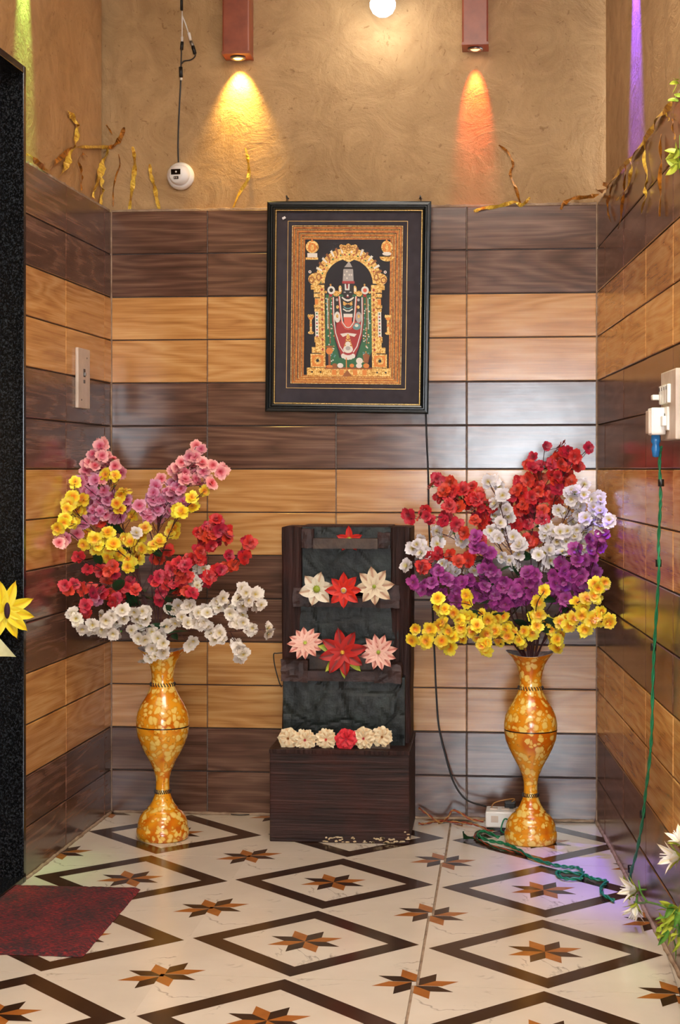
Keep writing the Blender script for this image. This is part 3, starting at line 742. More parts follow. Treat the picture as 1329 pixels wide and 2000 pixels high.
# ------------------------------------------------------------------ framed picture
def picture():
    yb = -.012
    a, b, c_, d_ = aty(524, 393, -.07), aty(845, 393, -.07), aty(835, 808, -.035), aty(518, 803, -.035)
    cen = (a+b+c_+d_)/4
    Wd, Hd = (b-a).length*.5+(c_-d_).length*.5, (a-d_).length*.5+(b-c_).length*.5
    t = thing('framed_picture', 'black framed gilded picture of an enshrined deity on the back wall', 'picture', (cen.x, -.034, cen.z))
    t.rotation_euler = (math.radians(2.3), math.radians(.9), 0)
    x, z = Wd/2, Hd/2
    def ring(bm, xo, zo, xi, zi, y0, y1, mat=0):
        for q in (([(-xo, -zo), (xo, -zo), (xi, -zi), (-xi, -zi)]), ([(xo, -zo), (xo, zo), (xi, zi), (xi, -zi)]), ([(xo, zo), (-xo, zo), (-xi, zi), (xi, zi)]), ([(-xo, zo), (-xo, -zo), (-xi, -zi), (-xi, zi)])):
            prism(bm, q, y0, y1, mat)
    bm = BM()
    n = 0
    prof = [(0, -.002), (0, -.028), (.004, -.032), (.012, -.033), (.015, -.028), (.018, -.028), (.022, -.034), (.027, -.032), (.030, -.022), (.034, -.020)]
    loops = []
    for o, y in prof:
        loops.append([bm.verts.new((sx*(x-o), y, sz*(z-o))) for sx, sz in ((-1, -1), (1, -1), (1, 1), (-1, 1))])
    for p, q in zip(loops, loops[1:]):
        for k in range(4): bm.faces.new((p[k], p[(k+1) % 4], q[(k+1) % 4], q[k]))
    obj('moulding', bm, M['frame'], t)
    bm = BM(); box(bm, -x+.006, x-.006, -.012, -.001, -z+.006, z-.006); obj('backing_board', bm, M['mount'], t)
    # gold bead row
    bm = BM(); bo = .031; stp = .0052
    for sx in (-1, 1):
        zz = -z+bo
        while zz < z-bo: box(bm, sx*(x-bo)-.0014, sx*(x-bo)+.0014, -.0245, -.021, zz, zz+.0034); zz += stp
    for sz in (-1, 1):
        xx = -x+bo
        while xx < x-bo: box(bm, xx, xx+.0034, -.0245, -.021, sz*(z-bo)-.0014, sz*(z-bo)+.0014); xx += stp
    obj('bead_row', bm, M['goldbead'], t)['kind'] = 'stuff'
    # mapping of the printed panel: crop pixels to metres
    def m(cx_, cy_):
        c0 = 675-.026*(cy_-160); return ((cx_-c0)/5.316/566, -(cy_-880)/5.316/566-.002)
    def rectring(nm, x0, y0, x1, y1, wdt, mat, yy):
        p = [m(x0, y0), m(x1, y0), m(x1, y1), m(x0, y1)]; X0, Z0 = (p[0][0]+p[3][0])/2, (p[0][1]+p[1][1])/2; X1, Z1 = (p[1][0]+p[2][0])/2, (p[2][1]+p[3][1])/2
        bm = BM(); cx2, cz2 = (X0+X1)/2, (Z0+Z1)/2; hx, hz = (X1-X0)/2, (Z0-Z1)/2
        r0 = len(bm.verts); ring(bm, hx, hz, hx-wdt, hz-wdt, -.012, yy); bmesh.ops.translate(bm, vec=(cx2, 0, cz2), verts=bm.verts)
        return obj(nm, bm, mat, t)
    rectring('gold_fillet', 15, -25, 1272, 1722, .0014, M['goldbead'], -.0135)
    o1, o2 = (60, 25), (1215, 1668)
    for k, (mt, w_, y_) in enumerate((('gold', .0016, -.015), ('orangegold', .0040, -.0138), ('gold', .0012, -.0155), ('orangegold', .0052, -.0142), ('gold', .0014, -.0155), ('orangegold', .0040, -.0138), ('gold', .0014, -.0150), ('orangegold', .004, -.0136))):
        off = (0, 14, 38, 48, 78, 88, 110, 120)[k]
        rectring('border_band', 62+off, 25+off*1.05, 1222-off*.95, 1672-off*.62, w_*1.35, M[mt], y_)
    bm = BM(); p = [m(190, 150), m(1160, 155), m(1125, 1612), m(165, 1608)]; prism(bm, p[::-1], -.011, -.0128); obj('print_ground', bm, M['navy'], t)
    MT = {}
    for nm, c in (('blk', (4, 4, 6)), ('wht', (232, 226, 214)), ('red', (168, 26, 26)), ('grn', (20, 104, 60)), ('sil', (176, 168, 162)), ('brn', (150, 84, 26)), ('ora', (220, 130, 40)), ('pnk', (222, 96, 70)), ('teal', (96, 150, 150))):
        MT[nm] = plain('print_'+nm if False else {'blk': 'black', 'wht': 'white', 'red': 'red', 'grn': 'green', 'sil': 'silver', 'brn': 'brown', 'ora': 'orange', 'pnk': 'coral', 'teal': 'teal'}[nm]+'_print', c, .45)
    def shape(bm, pts, d0, mat=0):
        prism(bm, [m(*q) for q in pts], -.0125, -.0128-d0*.0008, mat)
    def ell(cx_, cy_, rx, ry, n=18, a0=0, a1=2*PI): return [(cx_+rx*math.cos(a0+(a1-a0)*k/n), cy_+ry*math.sin(a0+(a1-a0)*k/n)) for k in range(n if a1-a0 > 6 else n+1)]
    def strok(bm, pts, wd, d0, mat=0):
        for (x0, y0), (x1, y1) in zip(pts, pts[1:]):
            L = math.hypot(x1-x0, y1-y0) or 1; nx, ny = -(y1-y0)/L*wd/2, (x1-x0)/L*wd/2; ex_, ey = (x1-x0)/L*wd*.25, (y1-y0)/L*wd*.25
            shape(bm, [(x0+nx-ex_, y0+ny-ey), (x1+nx+ex_, y1+ny+ey), (x1-nx+ex_, y1-ny+ey), (x0-nx-ex_, y0-ny-ey)], d0, mat)
    rect = lambda a, b, c, d: [(a, b), (c, b), (c, d), (a, d)]
    ms = [M['gold'], MT['brn'], MT['wht'], MT['red'], MT['grn'], MT['ora'], MT['blk']]
    # pillars
    for side in (-1, 1):
        bm = BM(); X = lambda v: v if side < 0 else 1322-v+4*0-8
        def r4(a, b, c, d, dd, mat=0): shape(bm, [(X(a), b), (X(c), b), (X(c), d), (X(a), d)], dd, mat)
        r4(365, 640, 412, 1500, 1.5); r4(310, 920, 345, 1180, 1, 2)
        for y0, y1, xo in ((640, 690, 270), (690, 720, 300), (730, 770, 300), (780, 850, 310), (850, 880, 300), (885, 920, 305), (1180, 1240, 300), (1240, 1290, 310), (1290, 1350, 270), (1360, 1500, 255), (1505, 1590, 215)):
            r4(xo, y0, 412 if y0 < 1290 else 412, y1, 2 if y1-y0 > 60 else 1.6, 0)
        r4(310, 790, 345, 845, 2.4, 5); r4(345, 920, 365, 1180, 1.2)
        for y0 in range(940, 1180, 34): shape(bm, ell(X(328), y0, 9, 9, 8), 2.2, (3, 4)[(y0//34) % 2])
        for y0 in range(690, 1340, 52): shape(bm, [(X(385), y0-18), (X(397), y0), (X(385), y0+18), (X(373), y0)], 2.6, 3 if (y0//52) % 2 else 1)
        shape(bm, rect(*sorted((X(270), X(395))), 0, 0)[:0] or [(X(272), 1375), (X(392), 1375), (X(392), 1490), (X(272), 1490)], 2.8, 5)
        shape(bm, ell(X(330), 1430, 40, 42, 14), 3.2, 0); shape(bm, ell(X(330), 1430, 17, 18, 10), 3.8, 6)
        for k in (270, 360): shape(bm, ell(X(k), 1550, 10, 10, 8), 3.4, 6)
        # lion bracket scroll on the capital
        shape(bm, ell(X(315), 580, 72, 62, 16), 2.4, 0); shape(bm, ell(X(280), 590, 32, 34, 12), 3.2, 1); shape(bm, ell(X(280), 590, 20, 22, 12), 3.8, 0); shape(bm, ell(X(355), 560, 26, 40, 12), 3.2, 1); shape(bm, ell(X(355), 560, 15, 27, 12), 3.8, 0)
        shape(bm, ell(X(262), 505, 16, 16, 10), 2.4, 2); shape(bm, ell(X(262), 505, 7, 7, 8), 3, 3)
        obj('pillar', bm, ms, t)
    # arch of overlapping petals
    bm = BM(); c0 = (668, 625)
    def ap(a, r, ry=None): return (c0[0]+r*math.cos(a), c0[1]-(ry or r)*math.sin(a))
    N = 40
    for k in range(N):
        a, b = PI*k/N, PI*(k+1)/N
        shape(bm, [ap(a, 352, 372), ap(b, 352, 372), ap(b, 300, 312), ap(a, 300, 312)], 1.4, 0)
        shape(bm, [ap(a, 300, 312), ap(b, 300, 312), ap(b, 252, 256), ap(a, 252, 256)], 1.0, 0)
    for k in range(4, N-3, 2):
        a = PI*(k+.5)/N; shape(bm, [ap(a-.03, 372, 392), ap(a+.035, 368, 388), ap(a+.03, 305, 318), ap(a-.02, 305, 318)], 2.2, 2 if k % 4 else 1)
    for k in range(1, N, 2):
        a = PI*(k+.5)/N; shape(bm, ell(*ap(a, 292, 302), 9, 9, 8), 2.4, (3, 4)[(k//2) % 2])
    # the small point under the crown and the crown itself
    shape(bm, [(600, 372), (740, 372), (672, 405)], 1.6, 0)
    for dx, rr, y0 in ((0, 40, 265), (-48, 32, 255), (48, 32, 255), (-72, 22, 240), (72, 22, 240), (0, 26, 235)): shape(bm, ell(670+dx, y0, rr, rr*.95, 14), 2.6, 0); shape(bm, ell(670+dx, y0+4, rr*.55, rr*.5, 12), 3.2, 1); shape(bm, ell(670+dx, y0+6, rr*.35, rr*.3, 12), 3.6, 0)
    obj('arch', bm, ms, t)
    # corner emblems and side torches
    bm = BM()
    for k, cx_ in enumerate((290, 1072)):
        shape(bm, ell(cx_, 245, 68-10*k, 66, 16), 1.6, 0); shape(bm, ell(cx_, 250, 44, 48, 14), 2.3, 5); shape(bm, ell(cx_, 252, 20, 38, 12), 3, 0)
        shape(bm, [(cx_-14, 190), (cx_+14, 190), (cx_, 160)], 2, 5)
        shape(bm, rect(cx_-52, 310, cx_+52, 355), 2, 2) if k == 0 else shape(bm, ell(cx_, 345, 76, 48, 16, 0, PI), 1.8, 0)
        shape(bm, rect(cx_-70, 355, cx_+60, 378), 2.1, 0) if k == 0 else shape(bm, ell(cx_, 315, 48, 20, 12), 2.8, 2)
    obj('corner_emblem', bm, ms, t)
    for cx_ in (264, 1074):
        bm = BM(); strok(bm, [(cx_, 985), (cx_, 1140)], 22, 1.8, 0)
        for dx in (-22, 0, 22): shape(bm, ell(cx_+dx, 965, 12, 18, 10), 2.2, 0)
        shape(bm, ell(cx_, 990, 24, 14, 10), 2.6, 5); shape(bm, ell(cx_, 1140, 32, 16, 12), 2.2, 0); shape(bm, ell(cx_, 1060, 14, 14, 8), 2.6, 5)
        obj('torch', bm, ms, t)
    # the standing figure
    F_ = [MT['blk'], MT['wht'], MT['red'], MT['grn'], MT['sil'], M['gold'], MT['pnk'], MT['teal'], MT['brn']]
    bm = BM()
    shape(bm, [(425, 740), (900, 740), (912, 1300), (830, 1500), (480, 1500), (415, 1300)], .5, 3)   # leaf garland backdrop
    shape(bm, [(500, 760), (800, 760), (806, 1200), (740, 1400), (560, 1400), (510, 1200)], .9, 0)
    rnd = random.Random(3)
    for k in range(150):
        u = rnd.random(); yy = 760+u*700; s_ = rnd.choice((-1, 1)); xx = 662+s_*rnd.uniform(168, 238)*(1-.15*u)
        shape(bm, [(xx-9, yy), (xx, yy-9), (xx+9, yy), (xx, yy+9)], 1.3, rnd.choice((3, 1, 1, 7, 3, 5)))
    # legs and skirt
    shape(bm, [(535, 1020), (790, 1020), (800, 1160), (730, 1380), (575, 1380), (525, 1160)], 1.6, 2)
    shape(bm, [(570, 1150), (650, 1138), (745, 1150), (720, 1180), (650, 1160), (600, 1182)], 2.2, 1)
    shape(bm, [(608, 975), (700, 975), (690, 1050), (656, 1085), (620, 1050)], 2.2, 6); shape(bm, rect(610, 940, 704, 976), 2.6, 1)
    shape(bm, [(645, 1150), (662, 1150), (700, 1290), (655, 1330), (608, 1290)], 2.6, 5)
    for dy in range(0, 120, 26): strok(bm, [(612+dy*.2, 1190+dy), (655, 1210+dy), (700-dy*.2, 1190+dy)], 8, 3, 2)
    # torso with necklaces
    shape(bm, [(585, 770), (730, 770), (725, 940), (600, 940)], 1.8, 0)
    for y0, hw2, mt_ in ((790, 52, 1), (830, 46, 5), (880, 44, 7), (905, 48, 1)): strok(bm, [(656-hw2, y0-14), (640, y0+6), (672, y0+6), (656+hw2, y0-14)], 13, 2.6, mt_)
    for s_ in (-1, 1): shape(bm, ell(656+s_*34, 838, 16, 18, 10), 3, 5)
    # arms
    for s_ in (-1, 1):
        Xs = lambda v: 656+s_*v
        shape(bm, [(Xs(80), 780), (Xs(145), 790), (Xs(140), 940), (Xs(90), 930)], 2, 0)
        shape(bm, ell(Xs(112), 795, 14, 16, 10), 2.6, 4); shape(bm, ell(Xs(108), 870, 16, 18, 10), 2.6, 5)
        shape(bm, ell(Xs(112), 975, 32, 58, 14), 2.7, 1 if s_ < 0 else 4); shape(bm, ell(Xs(112), 965, 13, 20, 10), 3.2, 5)
        # discus and conch
        shape(bm, ell(Xs(172 if s_ < 0 else 182), 695, 40, 42, 18), 2.4, 1); shape(bm, ell(Xs(172 if s_ < 0 else 182), 695, 20, 21, 14), 3, 0 if s_ < 0 else 6); shape(bm, ell(Xs(178), 745, 18, 22, 10), 2.2, 2); shape(bm, ell(Xs(178), 640, 9, 14, 8), 2.2, 5)
        shape(bm, ell(Xs(120), 730, 34, 30, 12), 2, 5); shape(bm, ell(Xs(230), 715, 14, 14, 8), 2, 5)
        # long garlands
        strok(bm, [(Xs(150), 770), (Xs(148), 1000), (Xs(132), 1140), (Xs(90), 1280), (Xs(50), 1340)], 10, 3.2, 1)
        strok(bm, [(Xs(158), 770), (Xs(160), 1020), (Xs(140), 1170), (Xs(96), 1310), (Xs(60), 1370)], 9, 3, 2)
        strok(bm, [(Xs(85), 760), (Xs(72), 920), (Xs(58), 1030), (Xs(24), 1078), (Xs(0), 1085)], 10, 3.6, 1); strok(bm, [(Xs(94), 760), (Xs(82), 920), (Xs(66), 1040), (Xs(30), 1095), (Xs(0), 1102)], 9, 3.3, 6)
        strok(bm, [(Xs(196), 760), (Xs(200), 1000), (Xs(190), 1250)], 9, 2, 8); strok(bm, [(Xs(212), 780), (Xs(214), 1100)], 6, 2, 1)
    shape(bm, ell(745, 1070, 44, 38, 14), 3.2, 7); shape(bm, ell(745, 1062, 20, 16, 10), 3.6, 1)
    # face
    shape(bm, [(594, 622), (724, 622), (720, 720), (690, 778), (656, 790), (622, 778), (596, 720)], 2.6, 0)
    shape(bm, [(626, 630), (640, 630), (644, 680), (660, 680), (664, 630), (678, 630), (676, 695), (628, 695)], 3.4, 1)
    shape(bm, rect(648, 632, 658, 680), 3.6, 2)
    for s_ in (-1, 1): shape(bm, ell(656+s_*30, 716, 13, 6, 10), 3.3, 4); shape(bm, ell(656+s_*78, 690, 18, 46, 12), 2.4, 5); shape(bm, ell(656+s_*78, 690, 9, 24, 10), 3, 1)
    shape(bm, ell(656, 750, 10, 10, 10), 3.5, 1); shape(bm, [(650, 705), (662, 705), (667, 735), (645, 735)], 3.2, 0); shape(bm, ell(656, 765, 16, 5, 10), 3.3, 2)
    strok(bm, [(598, 770), (625, 795), (656, 805), (690, 795), (716, 770)], 14, 3.4, 1)
    # crown
    shape(bm, [(606, 605), (720, 605), (716, 480), (700, 465), (628, 465), (614, 480)], 2.6, 4); shape(bm, rect(600, 600, 730, 626), 3, 2)
    shape(bm, rect(618, 458, 714, 474), 3.4, 0); shape(bm, [(625, 455), (708, 455), (688, 415), (672, 392), (658, 415)], 3, 4)
    for y0 in (500, 535, 570):
        for x0 in (630, 655, 680, 702): shape(bm, ell(x0-4, y0, 8, 10, 8), 3.4, 1 if (x0+y0) % 2 else 4)
    # lotus feet
    for k, (dx, dy) in enumerate(((-52, 0), (-26, 12), (0, 16), (26, 12), (52, 0))): shape(bm, ell(652+dx, 1380+dy, 22, 26, 12), 3.6+.2*(k % 2), 1)
    shape(bm, ell(652, 1310, 52, 40, 14), 3.2, 1); shape(bm, ell(652, 1300, 26, 22, 12), 3.8, 4); shape(bm, ell(652, 1255, 28, 26, 12), 3.6, 1)
    obj('figure', bm, F_, t)
    # step with lamps and offerings
    bm = BM(); shape(bm, rect(395, 1515, 910, 1590), 1.8, 0); shape(bm, rect(400, 1500, 905, 1518), 2.6, 1)
    for x0 in (480, 560, 700, 800): shape(bm, rect(x0, 1525, x0+44, 1580), 2.4, 5)
    shape(bm, [(590, 1590), (640, 1525), (690, 1590)], 2.6, 1)
    for x0 in (455,): 
        strok(bm, [(x0, 1330), (x0, 1490)], 24, 2.6, 1); shape(bm, ell(x0, 1330, 36, 36, 14), 3, 5); shape(bm, rect(x0-32, 1275, x0+32, 1296), 3.2, 1); shape(bm, ell(x0, 1490, 40, 14, 12), 3.2, 5)
    for x0, rr, mt_ in ((510, 28, 1), (568, 32, 2), (765, 32, 2), (840, 32, 5), (690, 24, 5)): shape(bm, ell(x0, 1480, rr, rr*.8, 14), 3.4, mt_)
    shape(bm, [(818, 1450), (862, 1450), (878, 1370), (840, 1345), (805, 1370)], 2.8, 1); shape(bm, ell(770, 1430, 36, 34, 12), 2.9, 2)
    strok(bm, [(632, 1400), (632, 1530)], 10, 3.8, 5)
    obj('step', bm, ms, t)
    # glass pane, sticker
    bm = BM(); box(bm, -x+.033, x-.033, -.0205, -.0190, -z+.033, z-.033); obj('glass_pane', bm, M['glass'], t)
    bm = BM(); box(bm, -.006, .006, -.0215, -.0206, -.004, .004); s_ = obj('sticker', bm, M['white'], t, loc=(-x+.058, 0, z-.057)); s_.rotation_euler = (0, math.radians(-28), 0); s_['label'] = 'small white sticker in the upper left corner of the glass'
    return t
picture()
for x_, nm in ((562, 'left'), (822, 'right')):
    p = onback(x_, 388, -RP+.002)
    bm = BM(); tube(bm, [(0, 0, 0), (0, -.03, .004)], .003, 8); lathe(bm, [(.006, -.001), (.006, .002), (.0005, .002)], 10)
    tube(bm, [(0, -.02, .004), (.004, -.03, -.006), (.002, -.04, -.02)], .0012, 5)
    tag(obj('nail', bm, M['black'], loc=p), 'black nail in the plaster at the top %s of the picture' % nm, 'nail')

# ------------------------------------------------------------------ fountain
def fountain():
    yF = -.393
    fl_ = aty(527, 1650, yF); fr = aty(800, 1657, yF); x0, x1 = fl_.x, fr.x; zt = aty(660, 1466, yF).z
    xc = (x0+x1)/2
    t = thing('tabletop_fountain', 'dark brown tiered fountain with bark frame between the two vases', 'fountain', (xc, -.2, 0))
    L = lambda p: Vector((p.x-xc, p.y+.2, p.z))
    def rocky(x0, x1, z0, z1, y, amp, sc, mat, nm, nx=46, nz=26, bulge=0, seed=0.):
        bm = BM(); g = []
        for j in range(nz+1):
            r = []
            for i in range(nx+1):
                X, Z = x0+(x1-x0)*i/nx, z0+(z1-z0)*j/nz
                d, pt = noise.voronoi(Vector((X*sc+seed, Z*sc*1.3, seed)))
                crack = min(.12, d[1]-d[0])/.12*.6
                e = noise.noise(pt[0]*3.1)*.9
                Y = y-amp*(crack*.55+e*.6+.25*noise.noise(Vector((X*40, Z*40, seed)))) - bulge*math.sin(PI*j/nz)
                r.append(bm.verts.new((X-xc, Y+.2, Z)))
            g.append(r)
        for j in range(nz):
            for i in range(nx): bm.faces.new((g[j][i], g[j][i+1], g[j+1][i+1], g[j+1][i]))
        return obj(nm, bm, mat, t)
    # base box with hollow top
    bm = BM(); box(bm, x0-xc, x1-xc, yF+.2, .192, 0, zt, bev=.004)
    obj('base_box', bm, M['bark_h'], t)
    bm = BM(); box(bm, x0-xc-.002, x1-xc+.002, yF+.196, .19, zt-.012, zt+.002, bev=.002); obj('base_lid', bm, M['bark_v'], t)
    bm = BM(); rr = random.Random(5)
    for k in range(46):
        px_ = rr.uniform(632, 800); s_ = (px_-632)/170; p = L(aty(px_, 1650+ (px_-527)*.026-2-rr.random()*9*(.4+.6*s_), yF))
        p.z = max(.004, min(.022, rr.random()*.02)) if px_ < 790 else rr.uniform(.004, .05)
        q = rr.uniform(.003, .009); hgt = rr.uniform(.001, .0035)
        bm2 = [(p.x-q, p.z), (p.x-q*.3, p.z-hgt), (p.x+q, p.z-hgt*.5), (p.x+q*.7, p.z+hgt*.8), (p.x-q*.2, p.z+hgt)]
        prism(bm, bm2, yF+.2005, yF+.1988)
    obj('chipped_edge', bm, M['chipped'], t)['kind'] = 'stuff'
    # upright: side panels
    yP = -.235
    zT = aty(680, 1028, yP).z
    xl0 = aty(551, 1100, yP).x; xl1 = aty(588, 1100, yP).x; xr0 = aty(764, 1100, yP).x; xr1 = aty(803, 1100, yP).x
    def panel(a, b, nm):
        bm = BM(); n = 26; g = []
        prof = [(a, 0), (a, yP+.06-.004), (a+.006, yP+.055), ((a+b)/2, yP+.05), (b-.006, yP+.055), (b, yP+.062), (b, -.02)]
        for i in range(n+1):
            z = zt+(zT-zt)*i/n; ring_ = []
            for k, (X, Y) in enumerate([(a, -.02), (a, yP+.006), (a+.005, yP), ((a*3+b)/4, yP-.002), ((a+b)/2, yP+.002), ((a+b*3)/4, yP-.002), (b-.005, yP), (b, yP+.006), (b, -.02)]):
                w_ = .0028*noise.noise(Vector((X*60, z*9, k*.7)))
                if i == n: z2 = z-.004 if k in (0, 1, 2, 6, 7, 8) else z
                else: z2 = z
                ring_.append(bm.verts.new((X-xc+w_*(k in (0, 1, 7, 8)), Y+.2+w_, z2)))
            g.append(ring_)
        for i in range(n):
            for k in range(8): bm.faces.new((g[i][k], g[i][k+1], g[i+1][k+1], g[i+1][k]))
            bm.faces.new((g[i][8], g[i][0], g[i+1][0], g[i+1][8]))
        bm.faces.new(g[-1]); bmesh.ops.recalc_face_normals(bm, faces=bm.faces)
        obj(nm, bm, M['bark_v'], t)
    panel(xl0, xl1, 'side_panel'); panel(xr0, xr1, 'side_panel')
    bm = BM(); box(bm, xl0-xc+.004, xr1-xc-.004, .16, .185, zt, zT-.003, bev=.003); obj('back_panel', bm, M['bark_v'], t)
    bm = BM(); box(bm, xl1-xc-.002, xr0-xc+.002, .012, .17, zT-.02, zT+.001, bev=.004); obj('top_rail', bm, M['bark_v'], t)
    # tiers: slate walls
    def Z(y, Y): return aty(680, y, Y).z
    Y1, Y2, Y3 = -.215, -.265, -.325
    X = lambda px_, Y: aty(px_, 1200, Y).x
    rocky(xl1-.002, xr0+.002, Z(1150, Y1), Z(1030, Y1), -.19, .004, 7, M['slate'], 'slate_wall', seed=1.3)
    rocky(X(574, Y2), X(778, Y2), Z(1290, Y2), Z(1182, Y2), -.228, .005, 7, M['slate'], 'slate_wall', bulge=.006, seed=4.1)
    rocky(X(551, Y3), X(790, Y3), Z(1462, Y3), Z(1325, Y3), -.285, .008, 7, M['slate'], 'slate_wall', bulge=.008, seed=7.7)
    # side cheeks closing the lower tiers back to the panels
    for (a, b, za, zb2, Y) in ((X(552, Y3)-.0, X(556, Y3), Z(1462, Y3), Z(1325, Y3), -.29), (X(786, Y3), X(790, Y3), Z(1462, Y3), Z(1325, Y3), -.29)):
        bm = BM(); box(bm, a-xc, b-xc, Y+.2, yP+.2+.02, za, zb2); obj('cheek', bm, M['slate'], t)
    def rockblock(px0, px1, py0, py1, Y, dep, nm='rock_block', mat='rock', amp=.004):
        bm = BM(); a, b = X(px0, Y)-xc, X(px1, Y)-xc; z1_, z0_ = Z(py0, Y), Z(py1, Y)
        box(bm, a, b, Y+.2, Y+.2+dep, z0_, z1_); bmesh.ops.subdivide_edges(bm, edges=bm.edges[:], cuts=5, use_grid_fill=True)
        for v in bm.verts: v.co += Vector((noise.noise(v.co*55+Vector((9, px0, 0))), noise.noise(v.co*50+Vector((0, px0, 5))), noise.noise(v.co*60+Vector((3, px0, 0)))))*amp
        bmesh.ops.recalc_face_normals(bm, faces=bm.faces); obj(nm, bm, M[mat], t)
    # shelf one
    rockblock(587, 613, 1034, 1071, Y1, .05); rockblock(737, 763, 1040, 1071, Y1, .05)
    rockblock(612, 738, 1052, 1072, Y1-.030, .08, 'ledge', 'ledge', .0008)
    # shelf two
    rockblock(572, 614, 1149, 1186, Y2, .09); rockblock(736, 781, 1143, 1187, Y2, .09)
    rockblock(608, 742, 1168, 1186, Y2+.004, .09, 'ledge', 'rock', .0012)
    # shelf three
    rockblock(549, 601, 1291, 1333, Y3, .13, amp=.006); rockblock(731, 784, 1298, 1333, Y3, .13, amp=.005)
    rockblock(598, 735, 1311, 1331, Y3+.006, .12, 'ledge', 'rock', .0015)
    rockblock(581, 740, 1279, 1313, Y3+.05, .06, 'ledge', 'ledge', .0015)
    rockblock(700, 762, 1452, 1468, -.355, .05, 'pump_cover', 'ledge', .001)
    return t, dict(Y1=Y1, Y2=Y2, Y3=Y3)
fo, TY = fountain()
wire('black_lead', [[aty(552, 1275, -.20), aty(541, 1276, -.2), aty(535, 1278, -.2), aty(537, 1300, -.2), aty(545, 1330, -.21), aty(550, 1342, -.22)]], .002, [M['black']], 'short black lead plugged in the left side of the fountain')

# ------------------------------------------------------------------ large fabric flowers on the fountain
def petal_mesh(name, L, W, mat, cup=.25, pleat=.12, tip=.75, nu=9, nv=6, ruffle=0, seed=0):
    """petal along +x from the origin, facing +z"""
    bm = BM(); g = []; rr = random.Random(seed)
    for i in range(nu+1):
        u = i/nu; wv = W*(math.sin(PI*(u*.93+.04)**tip))**.75 if u < 1 else W*.04
        if ruffle: wv = W*(.25+.85*math.sin(PI*.5*min(1, u*1.15)))
        row = []
        for j in range(nv+1):
            v = j/nv*2-1
            x = L*u + (L*.06*(1-v*v) if u > .8 else 0)*(0 if ruffle else 1); y = wv*v*.5
            z = cup*L*(u*u*-.35+u*.5) + abs(v)*W*.12*math.sin(PI*u) - pleat*W*(1-abs(v))**2*.4
            if ruffle: z += ruffle*math.sin(v*7+seed)*u*u+ruffle*.5*math.sin(v*13+seed*2)*u; x += ruffle*.6*math.cos(v*9+seed)*u
            row.append(bm.verts.new((x, y, z)))
        g.append(row)
    for i in range(nu):
        for j in range(nv): bm.faces.new((g[i][j], g[i+1][j], g[i+1][j+1], g[i][j+1]))
    for f in bm.faces: f.smooth = True
    me = bpy.data.meshes.new(name); bm.to_mesh(me); bm.free(); me.materials.append(mat); return me
def streak(name, mid, side, edge, L, W):
    """petal colour with a darker midrib and veins, along the petal's own axes"""
    t = NT(name); tc = t.n('TexCoord').outputs['Object']; xyz = t.n('SeparateXYZ', {0: tc})
    ay = t.math('DIVIDE', t.math('ABSOLUTE', xyz.outputs[1]), W*.5)
    col = t.ramp(ay, (.05, srgb(*mid)), (.35, srgb(*side)), (.95, srgb(*edge)))
    fine = t.noise(t.n('Mapping', {'Vector': tc, 'Scale': (40, 400, 1)}).outputs[0], 1, 3)
    col = t.mix(.35, col, t.ramp(fine, (.35, (.72, .66, .6, 1)), (.6, (1, 1, 1, 1))), 'MULTIPLY')
    t.set(Base_Color=col, Roughness=.55); return t.m
M['f_white'] = streak('cream_veined_petal', (196, 160, 130), (232, 222, 198), (240, 234, 214), .05, .03)
M['f_white2'] = streak('beige_veined_petal', (170, 124, 96), (222, 200, 168), (234, 220, 190), .05, .03)
M['f_red'] = streak('bright_red_petal', (176, 20, 8), (214, 32, 14), (224, 44, 20), .05, .03)
M['f_dred'] = streak('dark_red_petal', (110, 8, 6), (168, 18, 14), (190, 26, 18), .05, .03)
M['f_pink'] = streak('salmon_pink_petal', (186, 96, 84), (232, 172, 156), (240, 196, 180), .04, .02)
M['f_cream'] = streak('cream_ruffled_petal', (226, 188, 140), (236, 214, 170), (242, 226, 190), .03, .03)
M['f_rose'] = streak('rose_red_petal', (176, 14, 30), (220, 30, 48), (230, 48, 62), .03, .03)
